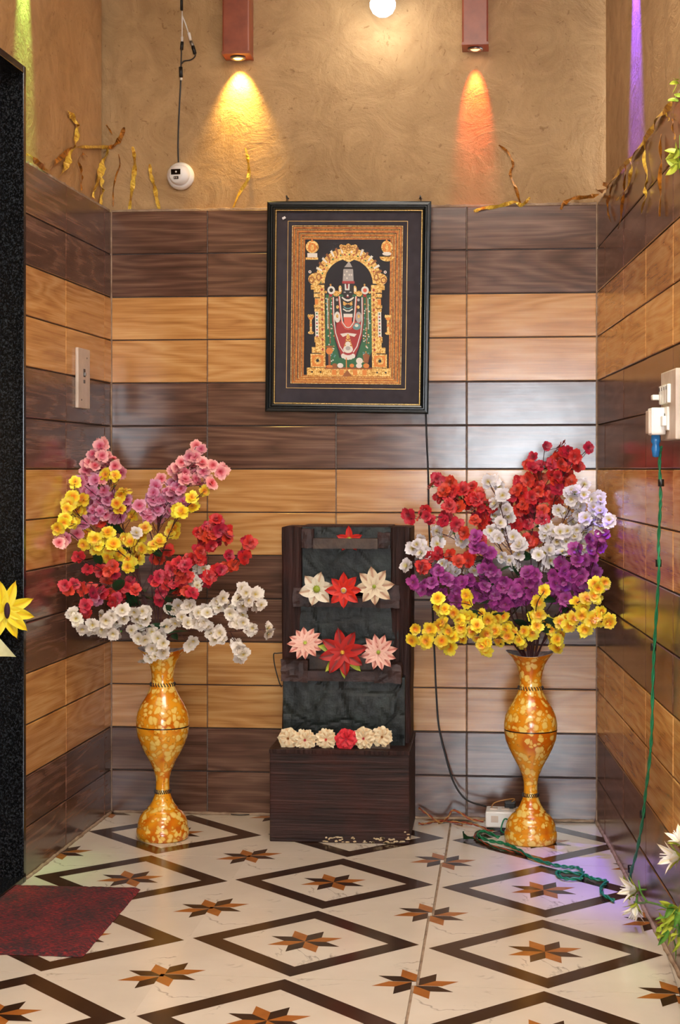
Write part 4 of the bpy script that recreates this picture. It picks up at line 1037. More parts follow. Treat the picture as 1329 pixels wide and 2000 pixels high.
def flower(px_, py_, Y, R, n, pw, mat, label, center='lime', crad=.008, layers=1, tilt=(0, 0), cup=.25, leaves=0, ruffle=0, rot=0, group='fabric flowers set on the fountain', inner=None):
    c = aty(px_, py_, Y)
    t = thing('fabric_flower', label, 'flower', c)
    base = Matrix.Rotation(PI/2+tilt[1], 4, 'X') @ Matrix.Rotation(tilt[0], 4, 'Y')
    base = Matrix.Rotation(tilt[0], 4, 'Z') @ Matrix.Rotation(PI/2+tilt[1], 4, 'X')
    ms_ = [petal_mesh('petal', R*(1-.0*k), R*pw, M[mat], cup=cup, ruffle=ruffle*R, seed=k*3+int(px_)) for k in range(3)]
    for l in range(layers):
        for k in range(n):
            a = rot+2*PI*(k+.5*l)/n+random.uniform(-.06, .06)
            s_ = (1-.28*l)*random.uniform(.93, 1.04)
            mt = base @ Matrix.Translation((0, 0, .003*l+.0015*(k % 2)+.002)) @ Matrix.Rotation(a, 4, 'Z') @ Matrix.Rotation(-.16*l-random.uniform(0, .12), 4, 'Y') @ Matrix.Scale(s_, 4)
            inst('petal', ms_[k % 3], t, mt)
    bm = BM(); bmesh.ops.create_uvsphere(bm, u_segments=14, v_segments=8, radius=crad); bmesh.ops.scale(bm, vec=(1, 1, .5), verts=bm.verts)
    bmesh.ops.transform(bm, matrix=base @ Matrix.Translation((0, 0, .006+.004*layers)), verts=bm.verts)
    for k in range(12):
        a = 2*PI*k/12; d = Vector((math.cos(a)*crad*1.3, math.sin(a)*crad*1.3, .012+.004*layers)); tube(bm, [base @ Vector((0, 0, .004+.004*layers)), base @ d], .0006, 4)
    obj('flower_centre', bm, M[center], t, True)
    if inner:
        bm = BM(); lathe(bm, [(crad*1.1, 0), (crad*1.75, .001), (crad*1.1, .0035)], 18); bmesh.ops.transform(bm, matrix=base @ Matrix.Translation((0, 0, .008)), verts=bm.verts); obj('centre_ring', bm, M[inner], t)
    bm = BM(); tube(bm, [base @ Vector((0, 0, .002)), base @ Vector((0, -.006, -.016)), base @ Vector((0, -.02, -.03))], .0022, 6); obj('stem', bm, M['gstem'], t)
    if leaves:
        lm = petal_mesh('leaf', R*.8, R*.34, M['lime'])
        for a in leaves:
            inst('leaf', lm, t, base @ Matrix.Translation((0, 0, -.004)) @ Matrix.Rotation(a, 4, 'Z') @ Matrix.Translation((R*.25, 0, 0)))
    return t
Y1, Y2, Y3 = TY['Y1'], TY['Y2'], TY['Y3']
flower(683, 1054, -.212, .046, 5, .5, 'f_red', 'red fabric flower half hidden on the top shelf of the fountain', tilt=(0, -.1), rot=PI/2)
flower(620, 1150, Y2-.014, .060, 6, .78, 'f_white', 'white six petal fabric flower left on the second shelf', crad=.012, tilt=(-.1, 0), rot=.25)
flower(731, 1146, Y2-.014, .064, 8, .60, 'f_white2', 'beige white fabric flower right on the second shelf', crad=.006, tilt=(.1, -.15), rot=.1)
flower(672, 1153, Y2-.036, .060, 8, .56, 'f_red', 'bright red fabric flower with white ringed eye on the second shelf', center='stamen', crad=.006, inner='white', rot=.05)
flower(597, 1258, Y3-.012, .060, 12, .50, 'f_pink', 'pale pink fabric flower left on the third shelf', crad=.006, layers=1, tilt=(0, -.55), rot=.1)
flower(740, 1274, Y3-.014, .060, 12, .50, 'f_pink', 'salmon pink fabric flower right on the third shelf', crad=.006, layers=1, tilt=(0, -.15), rot=.2)
flower(670, 1274, Y3-.036, .080, 8, .52, 'f_dred', 'large dark red fabric flower with lime leaves on the third shelf', center='stamen', crad=.006, tilt=(0, -.1), rot=.2, leaves=(-1.5, -2.3, -.8, 2.9))
for i, (x, y, lb) in enumerate(((564, 1441, 'cream ruffled flower at the far left of the bottom row'), (597, 1444, 'cream ruffled flower second from left in the bottom row'), (638, 1443, 'cream ruffled flower third from left in the bottom row'),
                                (711, 1441, 'cream ruffled flower just right of the red one in the bottom row'), (747, 1438, 'cream ruffled flower at the far right of the bottom row'))):
    flower(x, y, -.352-.008*(i % 2), .034, 7, .95, 'f_cream', lb, center='inlay_orange' if i in (0, 4) else 'red', crad=.0035, layers=2, ruffle=.10, rot=i*.7, cup=.3)
flower(677, 1443, -.364, .035, 6, .95, 'f_rose', 'red ruffled flower in the middle of the bottom row', center='crimson', crad=.004, layers=2, ruffle=.12, rot=.3, cup=.3)

# ------------------------------------------------------------------ vases
def vase(px_, pyb, label):
    p = onfloor(px_, pyb)
    sc = (cp-p).dot(fw)*-1/F if False else (p-cp).dot(fw)/F
    t = thing('floor_vase', label, 'vase', (p.x, p.y, 0))
    prof = [(47, 0), (50.5, 3), (51.5, 14), (50.5, 21), (48.5, 23), (49, 25), (48, 34), (44, 44), (37, 53), (29, 59), (30, 61), (25, 65), (21, 72), (16, 84), (13.5, 96), (13, 104), (13.5, 118), (17, 132), (20, 138),
            (24, 148), (34, 166), (43, 184), (49, 200), (51, 212), (51.5, 219)]
    upper = [(51.5, 221), (51.5, 232), (49, 246), (42, 262), (32, 278), (25, 292), (22, 305), (21, 315), (23, 330), (28, 346), (36, 358), (47, 369)]
    s = sc
    def wav(amp): return lambda i, a: 0
    bm = BM(); lathe(bm, [(r*s, z*s) for r, z in prof], 48); bm.faces.new([v for v in bm.verts if v.co.z < 1e-6][::-1]); obj('lower_body', bm, M['vase'], t)
    n = len(upper)
    bm = BM(); lathe(bm, [(r*s, z*s) for r, z in upper], 48, zf=lambda i, a: (max(0, i-n+4)/3)**2*.006*math.cos(2*a+.2)); ub = obj('upper_body', bm, M['vase'], t)
    bm = BM(); inn = [(r-1.2, z) for r, z in upper[::-1]][:9]; lathe(bm, [(r*s, z*s+.0004) for r, z in inn], 48, zf=lambda i, a: (max(0, 3-i)/3)**2*.006*math.cos(2*a+.2)); lathe(bm, [(47*s, 369*s), (48.2*s, 369.6*s), (45.8*s, 369.4*s)], 48, zf=lambda i, a: .006*math.cos(2*a+.2)); obj('lining', bm, M['lining'], t)
    for zz, r in ((92, 14), (301, 22.5)):
        bm = BM()
        for k in range(26):
            a = 2*PI*k/26; c = Vector((math.cos(a)*r*s, math.sin(a)*r*s, zz*s)); T = Vector((-math.sin(a), math.cos(a), .45)).normalized(); Rr = Vector((math.cos(a), math.sin(a), 0)); Bz = T.cross(Rr)
            tube(bm, [c+(Rr*math.cos(b)*.0042+Bz*math.sin(b)*.0065)*1.0 for b in [2*PI*q/8 for q in range(9)]], .0016, 5, cap=False)
        obj('coil_ring', bm, M['coil'], t)
    bm = BM(); lathe(bm, [(51.4*s, 218.6*s), (52.0*s, 219.2*s), (52.0*s, 220.6*s), (51.4*s, 221.2*s)], 48); obj('seam_band', bm, M['inlay_dark'], t)
    return t, Vector((p.x, p.y, 369*s)), s
vL, mL, sL_ = vase(318, 1637, 'orange and yellow marbled vase on the floor left of the fountain')
vR, mR, sR_ = vase(1037, 1644, 'orange and yellow marbled vase on the floor right of the fountain')

# ------------------------------------------------------------------ blossoms and sprays
def blossom_mesh(mat, seed, R=.0235, centre=None, n=5, closed=0.):
    """five broad notched petals over five smaller ones"""
    rr = random.Random(seed); bm = BM()
    for l in range(2):
        for k in range(n):
            a = 2*PI*(k+.5*l)/n+rr.uniform(-.16, .16); Lp = R*(1.06-.40*l)*rr.uniform(.86, 1.12); Wp = Lp*rr.uniform(.74, .92)
            tl = .02+.55*l+closed+rr.uniform(-.28, .3); roll = rr.uniform(-.35, .35)
            ca, sa = math.cos(a), math.sin(a); nu, nv = 4, 4; g = []
            for i in range(nu+1):
                u = i/nu; wd = Wp*.5*[.14, .60, 1.0, 1.08, .62][i]; row = []
                for j in range(nv+1):
                    v = j/nv*2-1; bend = tl*(1.3-.7*u)
                    x = Lp*u*math.cos(bend)-(Lp*.16 if (j == 2 and i == nu) else 0)-(abs(v)**2*.14*Lp*u); y = wd*v
                    z = Lp*u*math.sin(bend)+.16*Lp*(1-abs(v))*-u*(1-u)*2+roll*wd*v*u+(rr.uniform(-.08, .08)*Lp if i > 2 else 0)
                    row.append(bm.verts.new((x*ca-y*sa, x*sa+y*ca, z+.0015*l)))
                g.append(row)
            for i in range(nu):
                for j in range(nv): bm.faces.new((g[i][j], g[i+1][j], g[i+1][j+1], g[i][j+1])).smooth = True
    for k in range(5):
        a = 2*PI*k/5; tube(bm, [Vector((0, 0, .001)), Vector((math.cos(a)*R*.12, math.sin(a)*R*.12, R*.30))], .0006, 4, mat=1)
    lathe(bm, [(.0005, -.006), (.003, -.004), (.0035, .0), (.0005, .003)], 8, mat=2)
    me = bpy.data.meshes.new('blossom'); bm.to_mesh(me); bm.free()
    for m_ in (M[mat], M[centre or {'red': 'crimson', 'crimson': 'red', 'purple': 'mauve', 'pink': 'pink', 'mauve': 'pink'}.get(mat, 'stamen')], M['gstem']): me.materials.append(m_)
    return me
BL = {}
for c_ in ('pink', 'mauve', 'yellow', 'red', 'crimson', 'cream', 'lilacwhite', 'purple'):
    BL[c_] = [blossom_mesh(c_, 10+k*7+len(c_), closed=(0, .15, .55)[k]) for k in range(3)]
def nums(s): 
    v = [int(x) for x in s.split()]; return list(zip(v[::2], v[1::2]))
leaf_me = petal_mesh('leaf', .055, .026, M['leaf'], cup=.2)
def place_spray(origin, vase_m, mouth_px, conv, path, pts, colour, label, group, fwd, seed, size=1.0, nleaf=2, extra=None):
    """path: pixel polyline mouth -> tip; fwd: how far the tip leans to the viewer"""
    rr = random.Random(seed)
    pp = [conv(*q) for q in path]
    acc = [0]
    for a, b in zip(pp, pp[1:]): acc.append(acc[-1]+math.hypot(b[0]-a[0], b[1]-a[1]))
    tot = acc[-1] or 1
    def world(x, y, f, jit=0):
        Y = vase_m.y - fwd*f**1.2 + jit
        Y = min(Y, -.05)
        for _ in range(80):
            p = aty(x, y, Y)
            if p.x > leftX(Y)+.028 and p.x < rightX(Y)-.028: break
            Y -= .012
        return p
    start = vase_m+Vector((rr.uniform(-.012, .012), rr.uniform(-.012, .012), -.085))
    mouth = vase_m+Vector((max(-.05, min(.05, (pp[min(1, len(pp)-1)][0]-pp[0][0])*.0006)), -.01, .0))
    W3 = [start, mouth*.85+start*.15]+[world(x, y, acc[i]/tot) for i, (x, y) in enumerate(pp) if i > 0]
    base = start
    t = thing('flower_spray', label, 'flowers', base, 0, group)
    cur = spline(W3, 8); bm = BM()
    tube(bm, [p-base for p in cur], [.0026, .0012], 6)
    pcur = [px_of(p) for p in cur]
    for (x, y, col) in pts:
        k = min(range(len(cur)), key=lambda q: (pcur[q][0]-x)**2+(pcur[q][1]-y-6)**2 + (0 if q > 14 else 1e6))
        f = k/len(cur)
        p = world(x, y, f, rr.uniform(-.045, .03))
        k2 = max(12, k-rr.randint(1, 4)); q = cur[k2]
        mid = (p+q)/2+Vector((0, 0, rr.uniform(-.012, .004)))
        tube(bm, [q-base, mid-base, p-base], .0011, 4, cap=False, mat=0)
        out = (p-(vase_m+Vector((0, .1, .12)))); out.normalize()
        view = (cp-p).normalized()
        d = (out*.55+view*.95+Vector((rr.uniform(-.6, .6), rr.uniform(-.25, .25), rr.uniform(-.6, .45)))).normalized()
        if rr.random() < .12: d = (out+Vector((rr.uniform(-.8, .8), .2, rr.uniform(-.8, .5)))).normalized()
        rot = Vector((0, 0, 1)).rotation_difference(d).to_matrix().to_4x4() @ Matrix.Rotation(rr.uniform(0, 6.3), 4, 'Z')
        me = BL[col][rr.choice((0, 0, 1, 1, 2))]
        s_ = size*rr.uniform(.86, 1.16)
        inst('blossom', me, t, Matrix.Translation(p-base) @ rot @ Matrix.Scale(s_, 4))
    obj('stem', bm, M['stem'], t)
    for k in range(nleaf):
        q = cur[rr.randint(12, max(13, int(len(cur)*.6)))]; d = Vector((rr.uniform(-1, 1), -.6, rr.uniform(-.3, .8))).normalized()
        rot = Vector((1, 0, 0)).rotation_difference(d).to_matrix().to_4x4() @ Matrix.Rotation(rr.uniform(-1, 1), 4, 'X')
        inst('leaf', leaf_me, t, Matrix.Translation(q-base) @ rot @ Matrix.Scale(rr.uniform(.8, 1.3), 4))
    return t
def thicken(pts, seed, prob):
    rr = random.Random(seed); out = list(pts)
    for x, y, c in pts:
        if rr.random() < prob: out.append((x+rr.uniform(-26, 26), y+rr.uniform(-22, 26), c))
    return out
def distribute(conv, paths, pts):
    """give each blossom to the nearest stem of its colour"""
    out = [[] for _ in paths]
    P2 = []
    for pa in paths:
        q = [conv(*v) for v in pa['path']]; fine = []
        for a, b in zip(q, q[1:]):
            for k in range(8): fine.append((a[0]+(b[0]-a[0])*k/8, a[1]+(b[1]-a[1])*k/8))
        fine.append(q[-1]); P2.append(fine[len(fine)//4:])
    for x, y, c in pts:
        X, Y = conv(x, y)
        ks = [i for i, pa in enumerate(paths) if c in pa['cols']] or list(range(len(paths)))
        i = min(ks, key=lambda k: min((X-a)**2+(Y-b)**2 for a, b in P2[k]))
        out[i].append((X, Y, c))
    return out
cL = lambda x, y: (80+x/2.769, 840+y/2.769)
cR = lambda x, y: (770+x/2.828, 840+y/2.828)
pL = []
pL += [(x, y, 'pink') for x, y in nums('305 75 340 80 310 115 285 135 330 140 350 165 250 185 290 195 390 160 385 190 400 195 260 225 300 235 340 215 365 240 425 225 330 270 840 85 815 135 835 150 760 175 790 200 740 205 870 180 820 190 900 195 985 210 780 230 840 235 880 225 720 215 835 265 780 270 745 250 905 270 650 265 920 290 800 300 860 300 745 345 700 330 655 350 640 485 110 605 200 560 350 460 380 500 340 495 930 190 770 260 990 225')]
pL += [(x, y, 'mauve') for x, y in nums('240 265 295 270 260 300 310 310 245 330 340 330 300 350 380 340 315 385 355 380 330 410 370 420 320 440 290 400 280 440 400 480 430 470 240 500 150 585 470 385 490 395 530 410 560 440 740 310 620 305 680 330 610 340 590 370 700 370 640 385 770 390 600 400 660 420 720 410 600 440 690 450 580 470 210 515 270 460 305 470 380 450 630 430 660 390 720 340 760 320 310 920')]
pL += [(x, y, 'yellow') for x, y in nums('185 280 170 365 225 375 150 405 215 440 140 425 160 500 190 490 92 530 130 480 380 235 350 240 395 300 450 330 430 360 410 400 425 435 495 465 885 330 815 365 820 415 740 450 720 530 730 560 560 530 540 555 640 605 610 620 250 560 290 590 360 555 230 620 300 640 370 640 450 590 500 620 400 620 340 690 390 690 470 700 520 690 470 740 520 650 430 670 310 600 760 440 120 500')]
pL += [(x, y, 'crimson') for x, y in nums('305 485 325 490 670 665 690 650 640 700 620 690 860 700 820 700 850 650 910 620 880 600 860 560 900 520 950 485 960 495 930 560 970 540 1005 565 1000 590 900 580 930 610 1110 600 1130 610 1090 680 1100 690 1015 680 1030 740 975 755 1000 740 890 810 1040 730 870 640 890 560')]
pL += [(x, y, 'red') for x, y in nums('205 685 255 755 130 840 180 830 220 860 150 865 320 760 390 740 400 780 355 810 270 850 285 880 330 880 380 880 410 910 450 905 390 930 235 960 245 985 480 820 500 850 460 850 745 720 780 730 710 740 740 770 760 800 690 800 640 790 610 810 720 830 680 840 650 880 640 920 740 870 800 880 780 850 820 880 780 780 700 770')]
pL += [(x, y, 'cream') for x, y in nums('515 560 880 750 810 800 850 745 830 820 175 990 190 1020 200 1050 270 1080 290 1070 330 1000 350 1030 380 1010 430 990 410 1040 350 1080 390 1100 430 1090 450 970 500 990 550 980 575 980 520 1020 570 1020 490 1080 510 1110 550 1080 600 1090 560 1130 620 1120 650 1110 600 1160 660 1150 630 1190 600 1180 560 1240 590 1230 660 1200 740 950 800 950 720 970 760 1010 730 1040 790 1040 700 1050 680 1060 830 990 860 1000 840 1040 880 1040 900 990 920 980 950 920 980 910 1000 930 960 960 1010 960 1020 990 900 1060 920 1100 960 1090 940 1130 980 1130 1090 860 1110 880 1070 910 1120 920 1090 950 1090 1000 1090 1040 1045 1040 1190 945 1175 890 1145 1070 1225 1075 1055 1155 1070 1180 1095 1210 825 1140 1160 890 640 1140 610 1210 540 1050 450 1020')]
pathsL = [
 dict(path=[(600, 1230), (560, 900), (440, 560), (330, 250), (315, 80)], cols=('pink', 'mauve', 'crimson'), fwd=.02, label='tall pink spray at the left of the left vase, tallest of that side'),
 dict(path=[(610, 1230), (600, 850), (640, 520), (740, 280), (840, 90)], cols=('pink', 'mauve'), fwd=.0, label='tall pink spray leaning right in the left vase'),
 dict(path=[(590, 1230), (520, 950), (300, 700), (160, 560), (110, 600)], cols=('pink', 'mauve'), fwd=.18, label='short pink spray low at the far left of the left vase'),
 dict(path=[(590, 1230), (500, 850), (300, 560), (180, 420), (185, 280)], cols=('yellow',), fwd=.16, label='yellow spray reaching out to the far left of the left vase'),
 dict(path=[(600, 1230), (540, 850), (450, 540), (400, 380), (370, 235)], cols=('yellow',), fwd=.06, label='yellow spray crossing the tall left pink spray'),
 dict(path=[(610, 1230), (620, 850), (680, 600), (760, 450), (885, 330)], cols=('yellow',), fwd=.07, label='yellow spray at the right foot of the right pink spray'),
 dict(path=[(595, 1230), (560, 950), (500, 740), (390, 640), (240, 600)], cols=('yellow', 'cream'), fwd=.20, label='dense yellow spray in the middle left of the left vase'),
 dict(path=[(610, 1230), (640, 950), (780, 760), (880, 620), (960, 490)], cols=('crimson', 'cream'), fwd=.06, label='dark red spray rising right in the left vase'),
 dict(path=[(615, 1230), (700, 980), (880, 820), (1010, 740), (1120, 605)], cols=('crimson',), fwd=.10, label='dark red spray reaching farthest right in the left vase'),
 dict(path=[(610, 1230), (650, 1000), (700, 860), (730, 780), (770, 720)], cols=('red',), fwd=.16, label='dense red spray in the middle of the left vase'),
 dict(path=[(590, 1230), (520, 1000), (380, 850), (260, 830), (140, 850)], cols=('red', 'mauve'), fwd=.22, label='red spray hanging out left of the left vase'),
 dict(path=[(590, 1230), (560, 1010), (480, 850), (340, 760), (205, 690)], cols=('red',), fwd=.17, label='thin red spray above the left hanging one'),
 dict(path=[(585, 1230), (520, 1080), (420, 1040), (300, 1040), (180, 1000)], cols=('cream',), fwd=.26, label='white spray drooping left from the left vase'),
 dict(path=[(600, 1240), (600, 1180), (590, 1140), (560, 1060), (560, 980)], cols=('cream',), fwd=.12, label='white spray cascading over the rim of the left vase'),
 dict(path=[(610, 1230), (680, 1080), (760, 1010), (900, 1010), (1090, 880)], cols=('cream',), fwd=.16, label='white spray spreading right from the left vase'),
 dict(path=[(615, 1230), (700, 1110), (860, 1080), (1000, 1090), (1225, 1075)], cols=('cream',), fwd=.2, label='loose white spray drooping lowest toward the fountain'),
]
pL = thicken(pL, 1, .5)
asg = distribute(cL, pathsL, pL)
for i, (pa, pt) in enumerate(zip(pathsL, asg)):
    place_spray(None, mL, None, cL, pa['path'], pt, None, pa['label'], 'flower sprays in the left vase', pa['fwd'], 100+i)
pR = []
pR += [(x, y, 'crimson') for x, y in nums('835 90 920 95 960 115 1075 100 900 160 950 170 1000 145 870 190 1020 200 920 190 740 190 770 150 800 200 790 230 870 250 900 260 960 250 930 290 980 290 690 280 740 275 780 290 820 270 680 330 660 370 710 350 760 370 700 400 740 420 800 340 850 330 900 320 830 380 870 370 900 390 780 440 820 440 860 450 700 480 740 470 680 520 720 530 820 490 740 610 780 600 240 270 210 310 310 290 290 330 430 310 330 330 250 370 380 330 300 370 360 370 320 400 420 370 470 360 400 420 360 430 450 400 430 440 490 430 520 440 460 480 500 490 530 530 490 560 480 600 540 420 90 490 175 445 200 500 285 480 345 520 390 565 200 700 245 680 310 690 355 725 415 700 155 760 640 400 690 440 780 390 720 305 940 230 180 480 270 500')]
pR += [(x, y, 'lilacwhite') for x, y in nums('520 285 550 280 575 320 600 360 560 410 620 440 560 480 630 480 590 510 560 560 600 560 580 600 660 590 690 640 640 720 690 690 660 750 240 560 260 590 330 570 380 610 125 635 150 610 240 630 150 680 75 750 270 740 340 780 300 780 410 780 450 760 970 350 1000 350 1050 300 1090 380 1050 360 1130 370 1000 400 1100 430 1140 390 910 440 940 460 1060 490 1100 490 1190 500 1150 500 1140 540 980 510 1010 550 960 560 1000 590 1060 560 850 530 830 580 880 560 920 560 860 640 880 620 900 670 830 680 800 690 860 720 840 760 930 680 980 640 1040 640 1070 690 950 620 1120 450 1020 470 600 700 590 420 1000 340 900 620 1030 440')]
pR += [(x, y, 'purple') for x, y in nums('490 650 450 650 530 680 520 730 540 770 500 860 510 820 450 590 110 840 150 880 190 880 210 840 240 780 290 820 330 840 380 840 420 830 350 890 270 900 300 950 330 930 360 960 430 920 460 880 540 900 550 940 580 870 600 920 620 960 590 980 520 960 560 800 740 790 780 800 750 840 790 850 730 930 690 880 650 920 760 900 880 800 920 740 940 780 960 860 1010 720 1000 760 980 810 890 850 920 890 950 930 1010 860 1030 900 1080 610 1140 580 1080 660 1130 640 1100 700 1060 720 1090 750 1110 790 1080 800 950 980 1040 800 880 930 1010 660 640 870 480 770 620 850 700 850 220 880 170 850 400 870 480 920 860 870 930 830 1050 840 710 910 680 940 600 870')]
pR += [(x, y, 'yellow') for x, y in nums('400 910 400 950 240 930 250 970 280 990 330 1010 120 1095 100 1160 160 1165 200 1100 250 1080 270 1065 305 1110 320 1130 270 1180 310 1200 370 1090 360 1050 430 1040 380 1150 430 1110 460 1080 460 1140 490 1060 480 1020 500 1140 490 1190 520 1220 560 1110 570 1050 600 1040 620 1100 610 1140 640 1090 690 1140 690 1170 760 1120 770 1030 795 950 830 890 790 1080 840 1060 870 1100 890 1180 900 1200 860 1130 920 1060 950 1050 990 1040 970 1080 920 1130 1040 920 1010 950 1050 980 1060 1030 1055 1100 1100 920 1130 870 1110 850 1165 840 1190 1060 1120 1030 1145 1000 1100 1050 800 1020 180 1180 540 1080 520 1050 580 1160 660 1120 720 1110')]
pathsR = [
 dict(path=[(750, 1250), (760, 900), (760, 600), (800, 350), (835, 90)], cols=('crimson',), fwd=-.02, label='tall upright red spray in the centre of the right vase'),
 dict(path=[(755, 1250), (780, 850), (860, 500), (930, 260), (1075, 100)], cols=('crimson',), fwd=.04, label='tall red spray with the highest right tip in the right vase'),
 dict(path=[(745, 1250), (690, 900), (560, 600), (400, 400), (235, 275)], cols=('crimson',), fwd=.04, label='thick red spray leaning left in the right vase'),
 dict(path=[(740, 1250), (650, 950), (480, 650), (300, 490), (90, 490)], cols=('crimson',), fwd=.12, label='loose red spray with the farthest left tip above the fountain'),
 dict(path=[(740, 1250), (640, 1000), (480, 780), (330, 700), (150, 740)], cols=('crimson',), fwd=.20, label='short red spray among the purple blossoms at lower left'),
 dict(path=[(750, 1250), (720, 900), (640, 650), (590, 430), (525, 285)], cols=('lilacwhite',), fwd=.08, label='white spray rising between the two big red ones'),
 dict(path=[(740, 1250), (620, 950), (440, 760), (260, 680), (80, 740)], cols=('lilacwhite',), fwd=.14, label='thin white spray reaching left over the fountain edge'),
 dict(path=[(742, 1250), (640, 900), (480, 700), (330, 600), (230, 560)], cols=('lilacwhite',), fwd=.08, label='thin pale spray half behind the left red blossoms'),
 dict(path=[(755, 1250), (800, 900), (860, 650), (950, 480), (1050, 300)], cols=('lilacwhite',), fwd=.10, label='dense white spray right of the tall red sprays'),
 dict(path=[(760, 1250), (850, 900), (980, 640), (1080, 530), (1190, 500)], cols=('lilacwhite',), fwd=.12, label='white spray touching the right wall'),
 dict(path=[(740, 1250), (640, 1050), (450, 880), (280, 860), (110, 850)], cols=('purple',), fwd=.20, label='purple spray spreading left of the right vase'),
 dict(path=[(745, 1250), (660, 1050), (560, 880), (520, 740), (450, 600)], cols=('purple',), fwd=.15, label='purple spray rising left of centre in the right vase'),
 dict(path=[(750, 1250), (740, 1080), (730, 960), (740, 870), (760, 790)], cols=('purple',), fwd=.13, label='short purple spray in the centre of the right vase'),
 dict(path=[(755, 1250), (820, 1050), (910, 900), (960, 800), (1010, 660)], cols=('purple',), fwd=.12, label='purple spray right of centre in the right vase'),
 dict(path=[(760, 1250), (880, 1050), (1040, 880), (1100, 740), (1140, 580)], cols=('purple',), fwd=.12, label='purple spray farthest right by the right wall'),
 dict(path=[(740, 1250), (600, 1130), (440, 1090), (280, 1080), (110, 1120)], cols=('yellow',), fwd=.27, label='yellow spray drooping far left beside the fountain'),
 dict(path=[(742, 1250), (620, 1120), (480, 1010), (400, 960), (250, 950)], cols=('yellow',), fwd=.22, label='yellow spray above the drooping left one'),
 dict(path=[(742, 1255), (660, 1180), (590, 1150), (540, 1160), (500, 1210)], cols=('yellow',), fwd=.2, label='short yellow spray bending down left of the right vase rim'),
 dict(path=[(752, 1250), (760, 1150), (780, 1050), (790, 960), (830, 890)], cols=('yellow',), fwd=.2, label='short upright yellow spray above the right vase mouth'),
 dict(path=[(758, 1250), (850, 1140), (930, 1070), (1050, 1050), (1190, 1060)], cols=('yellow',), fwd=.24, label='yellow spray reaching right to the wall, the lower one'),
 dict(path=[(758, 1250), (860, 1110), (980, 980), (1050, 930), (1165, 840)], cols=('yellow',), fwd=.2, label='yellow spray rising right to the wall, the upper one'),
]
pR = thicken(pR, 2, .38)
asg = distribute(cR, pathsR, pR)
for i, (pa, pt) in enumerate(zip(pathsR, asg)):
    place_spray(None, mR, None, cR, pa['path'], pt, None, pa['label'], 'flower sprays in the right vase', pa['fwd'], 300+i)

# ------------------------------------------------------------------ flowers at the picture's edges
# yellow fabric daisy hanging on the granite jamb
jy = wall_frame('L') @ Vector((-sdoor0-.022, 0, 0)); JY = jy.y-.012
c = aty(8, 1192, JY-.03)
t = thing('hanging_flower', 'large yellow fabric flower with a cream cloth tail on the black door jamb', 'flower', c)
base = Matrix.Rotation(.5, 4, 'Z') @ Matrix.Rotation(PI/2, 4, 'X')
ymat = streak('bright_yellow_petal', (236, 196, 10), (250, 222, 20), (252, 232, 60), .06, .03); M['f_yel'] = ymat
yp = petal_mesh('petal', .088, .036, ymat, cup=.3)
for k, a in enumerate((.35, -.25, -.75, -1.15, 1.2, 1.75, 2.4, 3.1, 3.8, 4.4)):
    inst('petal', yp, t, base @ Matrix.Translation((0, 0, .002*(k % 3))) @ Matrix.Rotation(a, 4, 'Z'))
bm = BM(); bmesh.ops.create_uvsphere(bm, u_segments=16, v_segments=8, radius=.015); bmesh.ops.scale(bm, vec=(.6, 1.6, .6), verts=bm.verts); bmesh.ops.transform(bm, matrix=base @ Matrix.Translation((.006, 0, .014)), verts=bm.verts); obj('flower_centre', bm, plain('dark_plum_centre', (54, 24, 44), .7), t, True)
bm = BM(); g = []
for i in range(9):
    u = i/8; g.append([bm.verts.new((-.08+(.115+.0*u)*(j/6)*(.45+.75*u)-.02, -.004+.006*math.sin(j*1.3+u*2), -.045-.09*u)) for j in range(7)])
for i in range(8):
    for j in range(6): bm.faces.new((g[i][j], g[i][j+1], g[i+1][j+1], g[i+1][j])).smooth = True
obj('cloth_tail', bm, varied('pale_cream_cloth', (214, 206, 140), (238, 232, 184), 20, .8, .3), t)
bm = BM(); tube(bm, [(0, .01, 0), (-.03, .028, .02), (-.09, .034, .06)], .003, 6); obj('stem', bm, M['gstem'], t)

def lily(px_, py_, s, d, label, off=.05, col='cream', par=None, n=5):
    c = onright(px_, py_, off); t = thing('fabric_lily', label, 'flower', c, 0, 'white fabric lilies on the right wall garland')
    d = Vector(d).normalized(); B = Vector((0, 0, 1)).rotation_difference(d).to_matrix().to_4x4()
    M.setdefault('f_lily', streak('white_lily_petal', (236, 226, 190), (248, 244, 236), (250, 248, 244), .05, .02))
    pm = petal_mesh('petal', s, s*.36, M['f_lily'], cup=.6); gm = petal_mesh('sepal', s*.8, s*.2, M['lime'], cup=.5)
    for k in range(n): inst('petal', pm, t, B @ Matrix.Rotation(2*PI*k/n, 4, 'Z') @ Matrix.Rotation(-.75, 4, 'Y'))
    for k in range(n): inst('sepal', gm, t, B @ Matrix.Translation((0, 0, -.004)) @ Matrix.Rotation(2*PI*(k+.5)/n, 4, 'Z') @ Matrix.Rotation(-.6, 4, 'Y'))
    bm = BM()
    for k in range(6): a = PI*k/3; tube(bm, [B @ Vector((0, 0, 0)), B @ Vector((math.cos(a)*s*.14, math.sin(a)*s*.14, s*.85))], .0012, 5); 
    obj('stamens', bm, M['white'], t)
    bm = BM(); tube(bm, [B @ Vector((0, 0, 0)), B @ Vector((0, .004, -s*.5))], .003, 6); obj('stem', bm, M['gstem'], t)
    return t
lily(1246, 1738, .055, (-.8, -.3, .12), 'white fabric lily opening left just above the floor by the green wire', .05)
lily(1243, 1765, .050, (-.35, -.4, -.9), 'white fabric lily drooping toward the floor by the green wire', .055)
lily(1330, 1672, .055, (-1, -.3, .0), 'red tinged white fabric lily at the right edge of the picture', .05)
lily(1334, 1650, .045, (-.4, -.3, .8), 'white fabric lily pointing up at the right edge of the picture', .05)
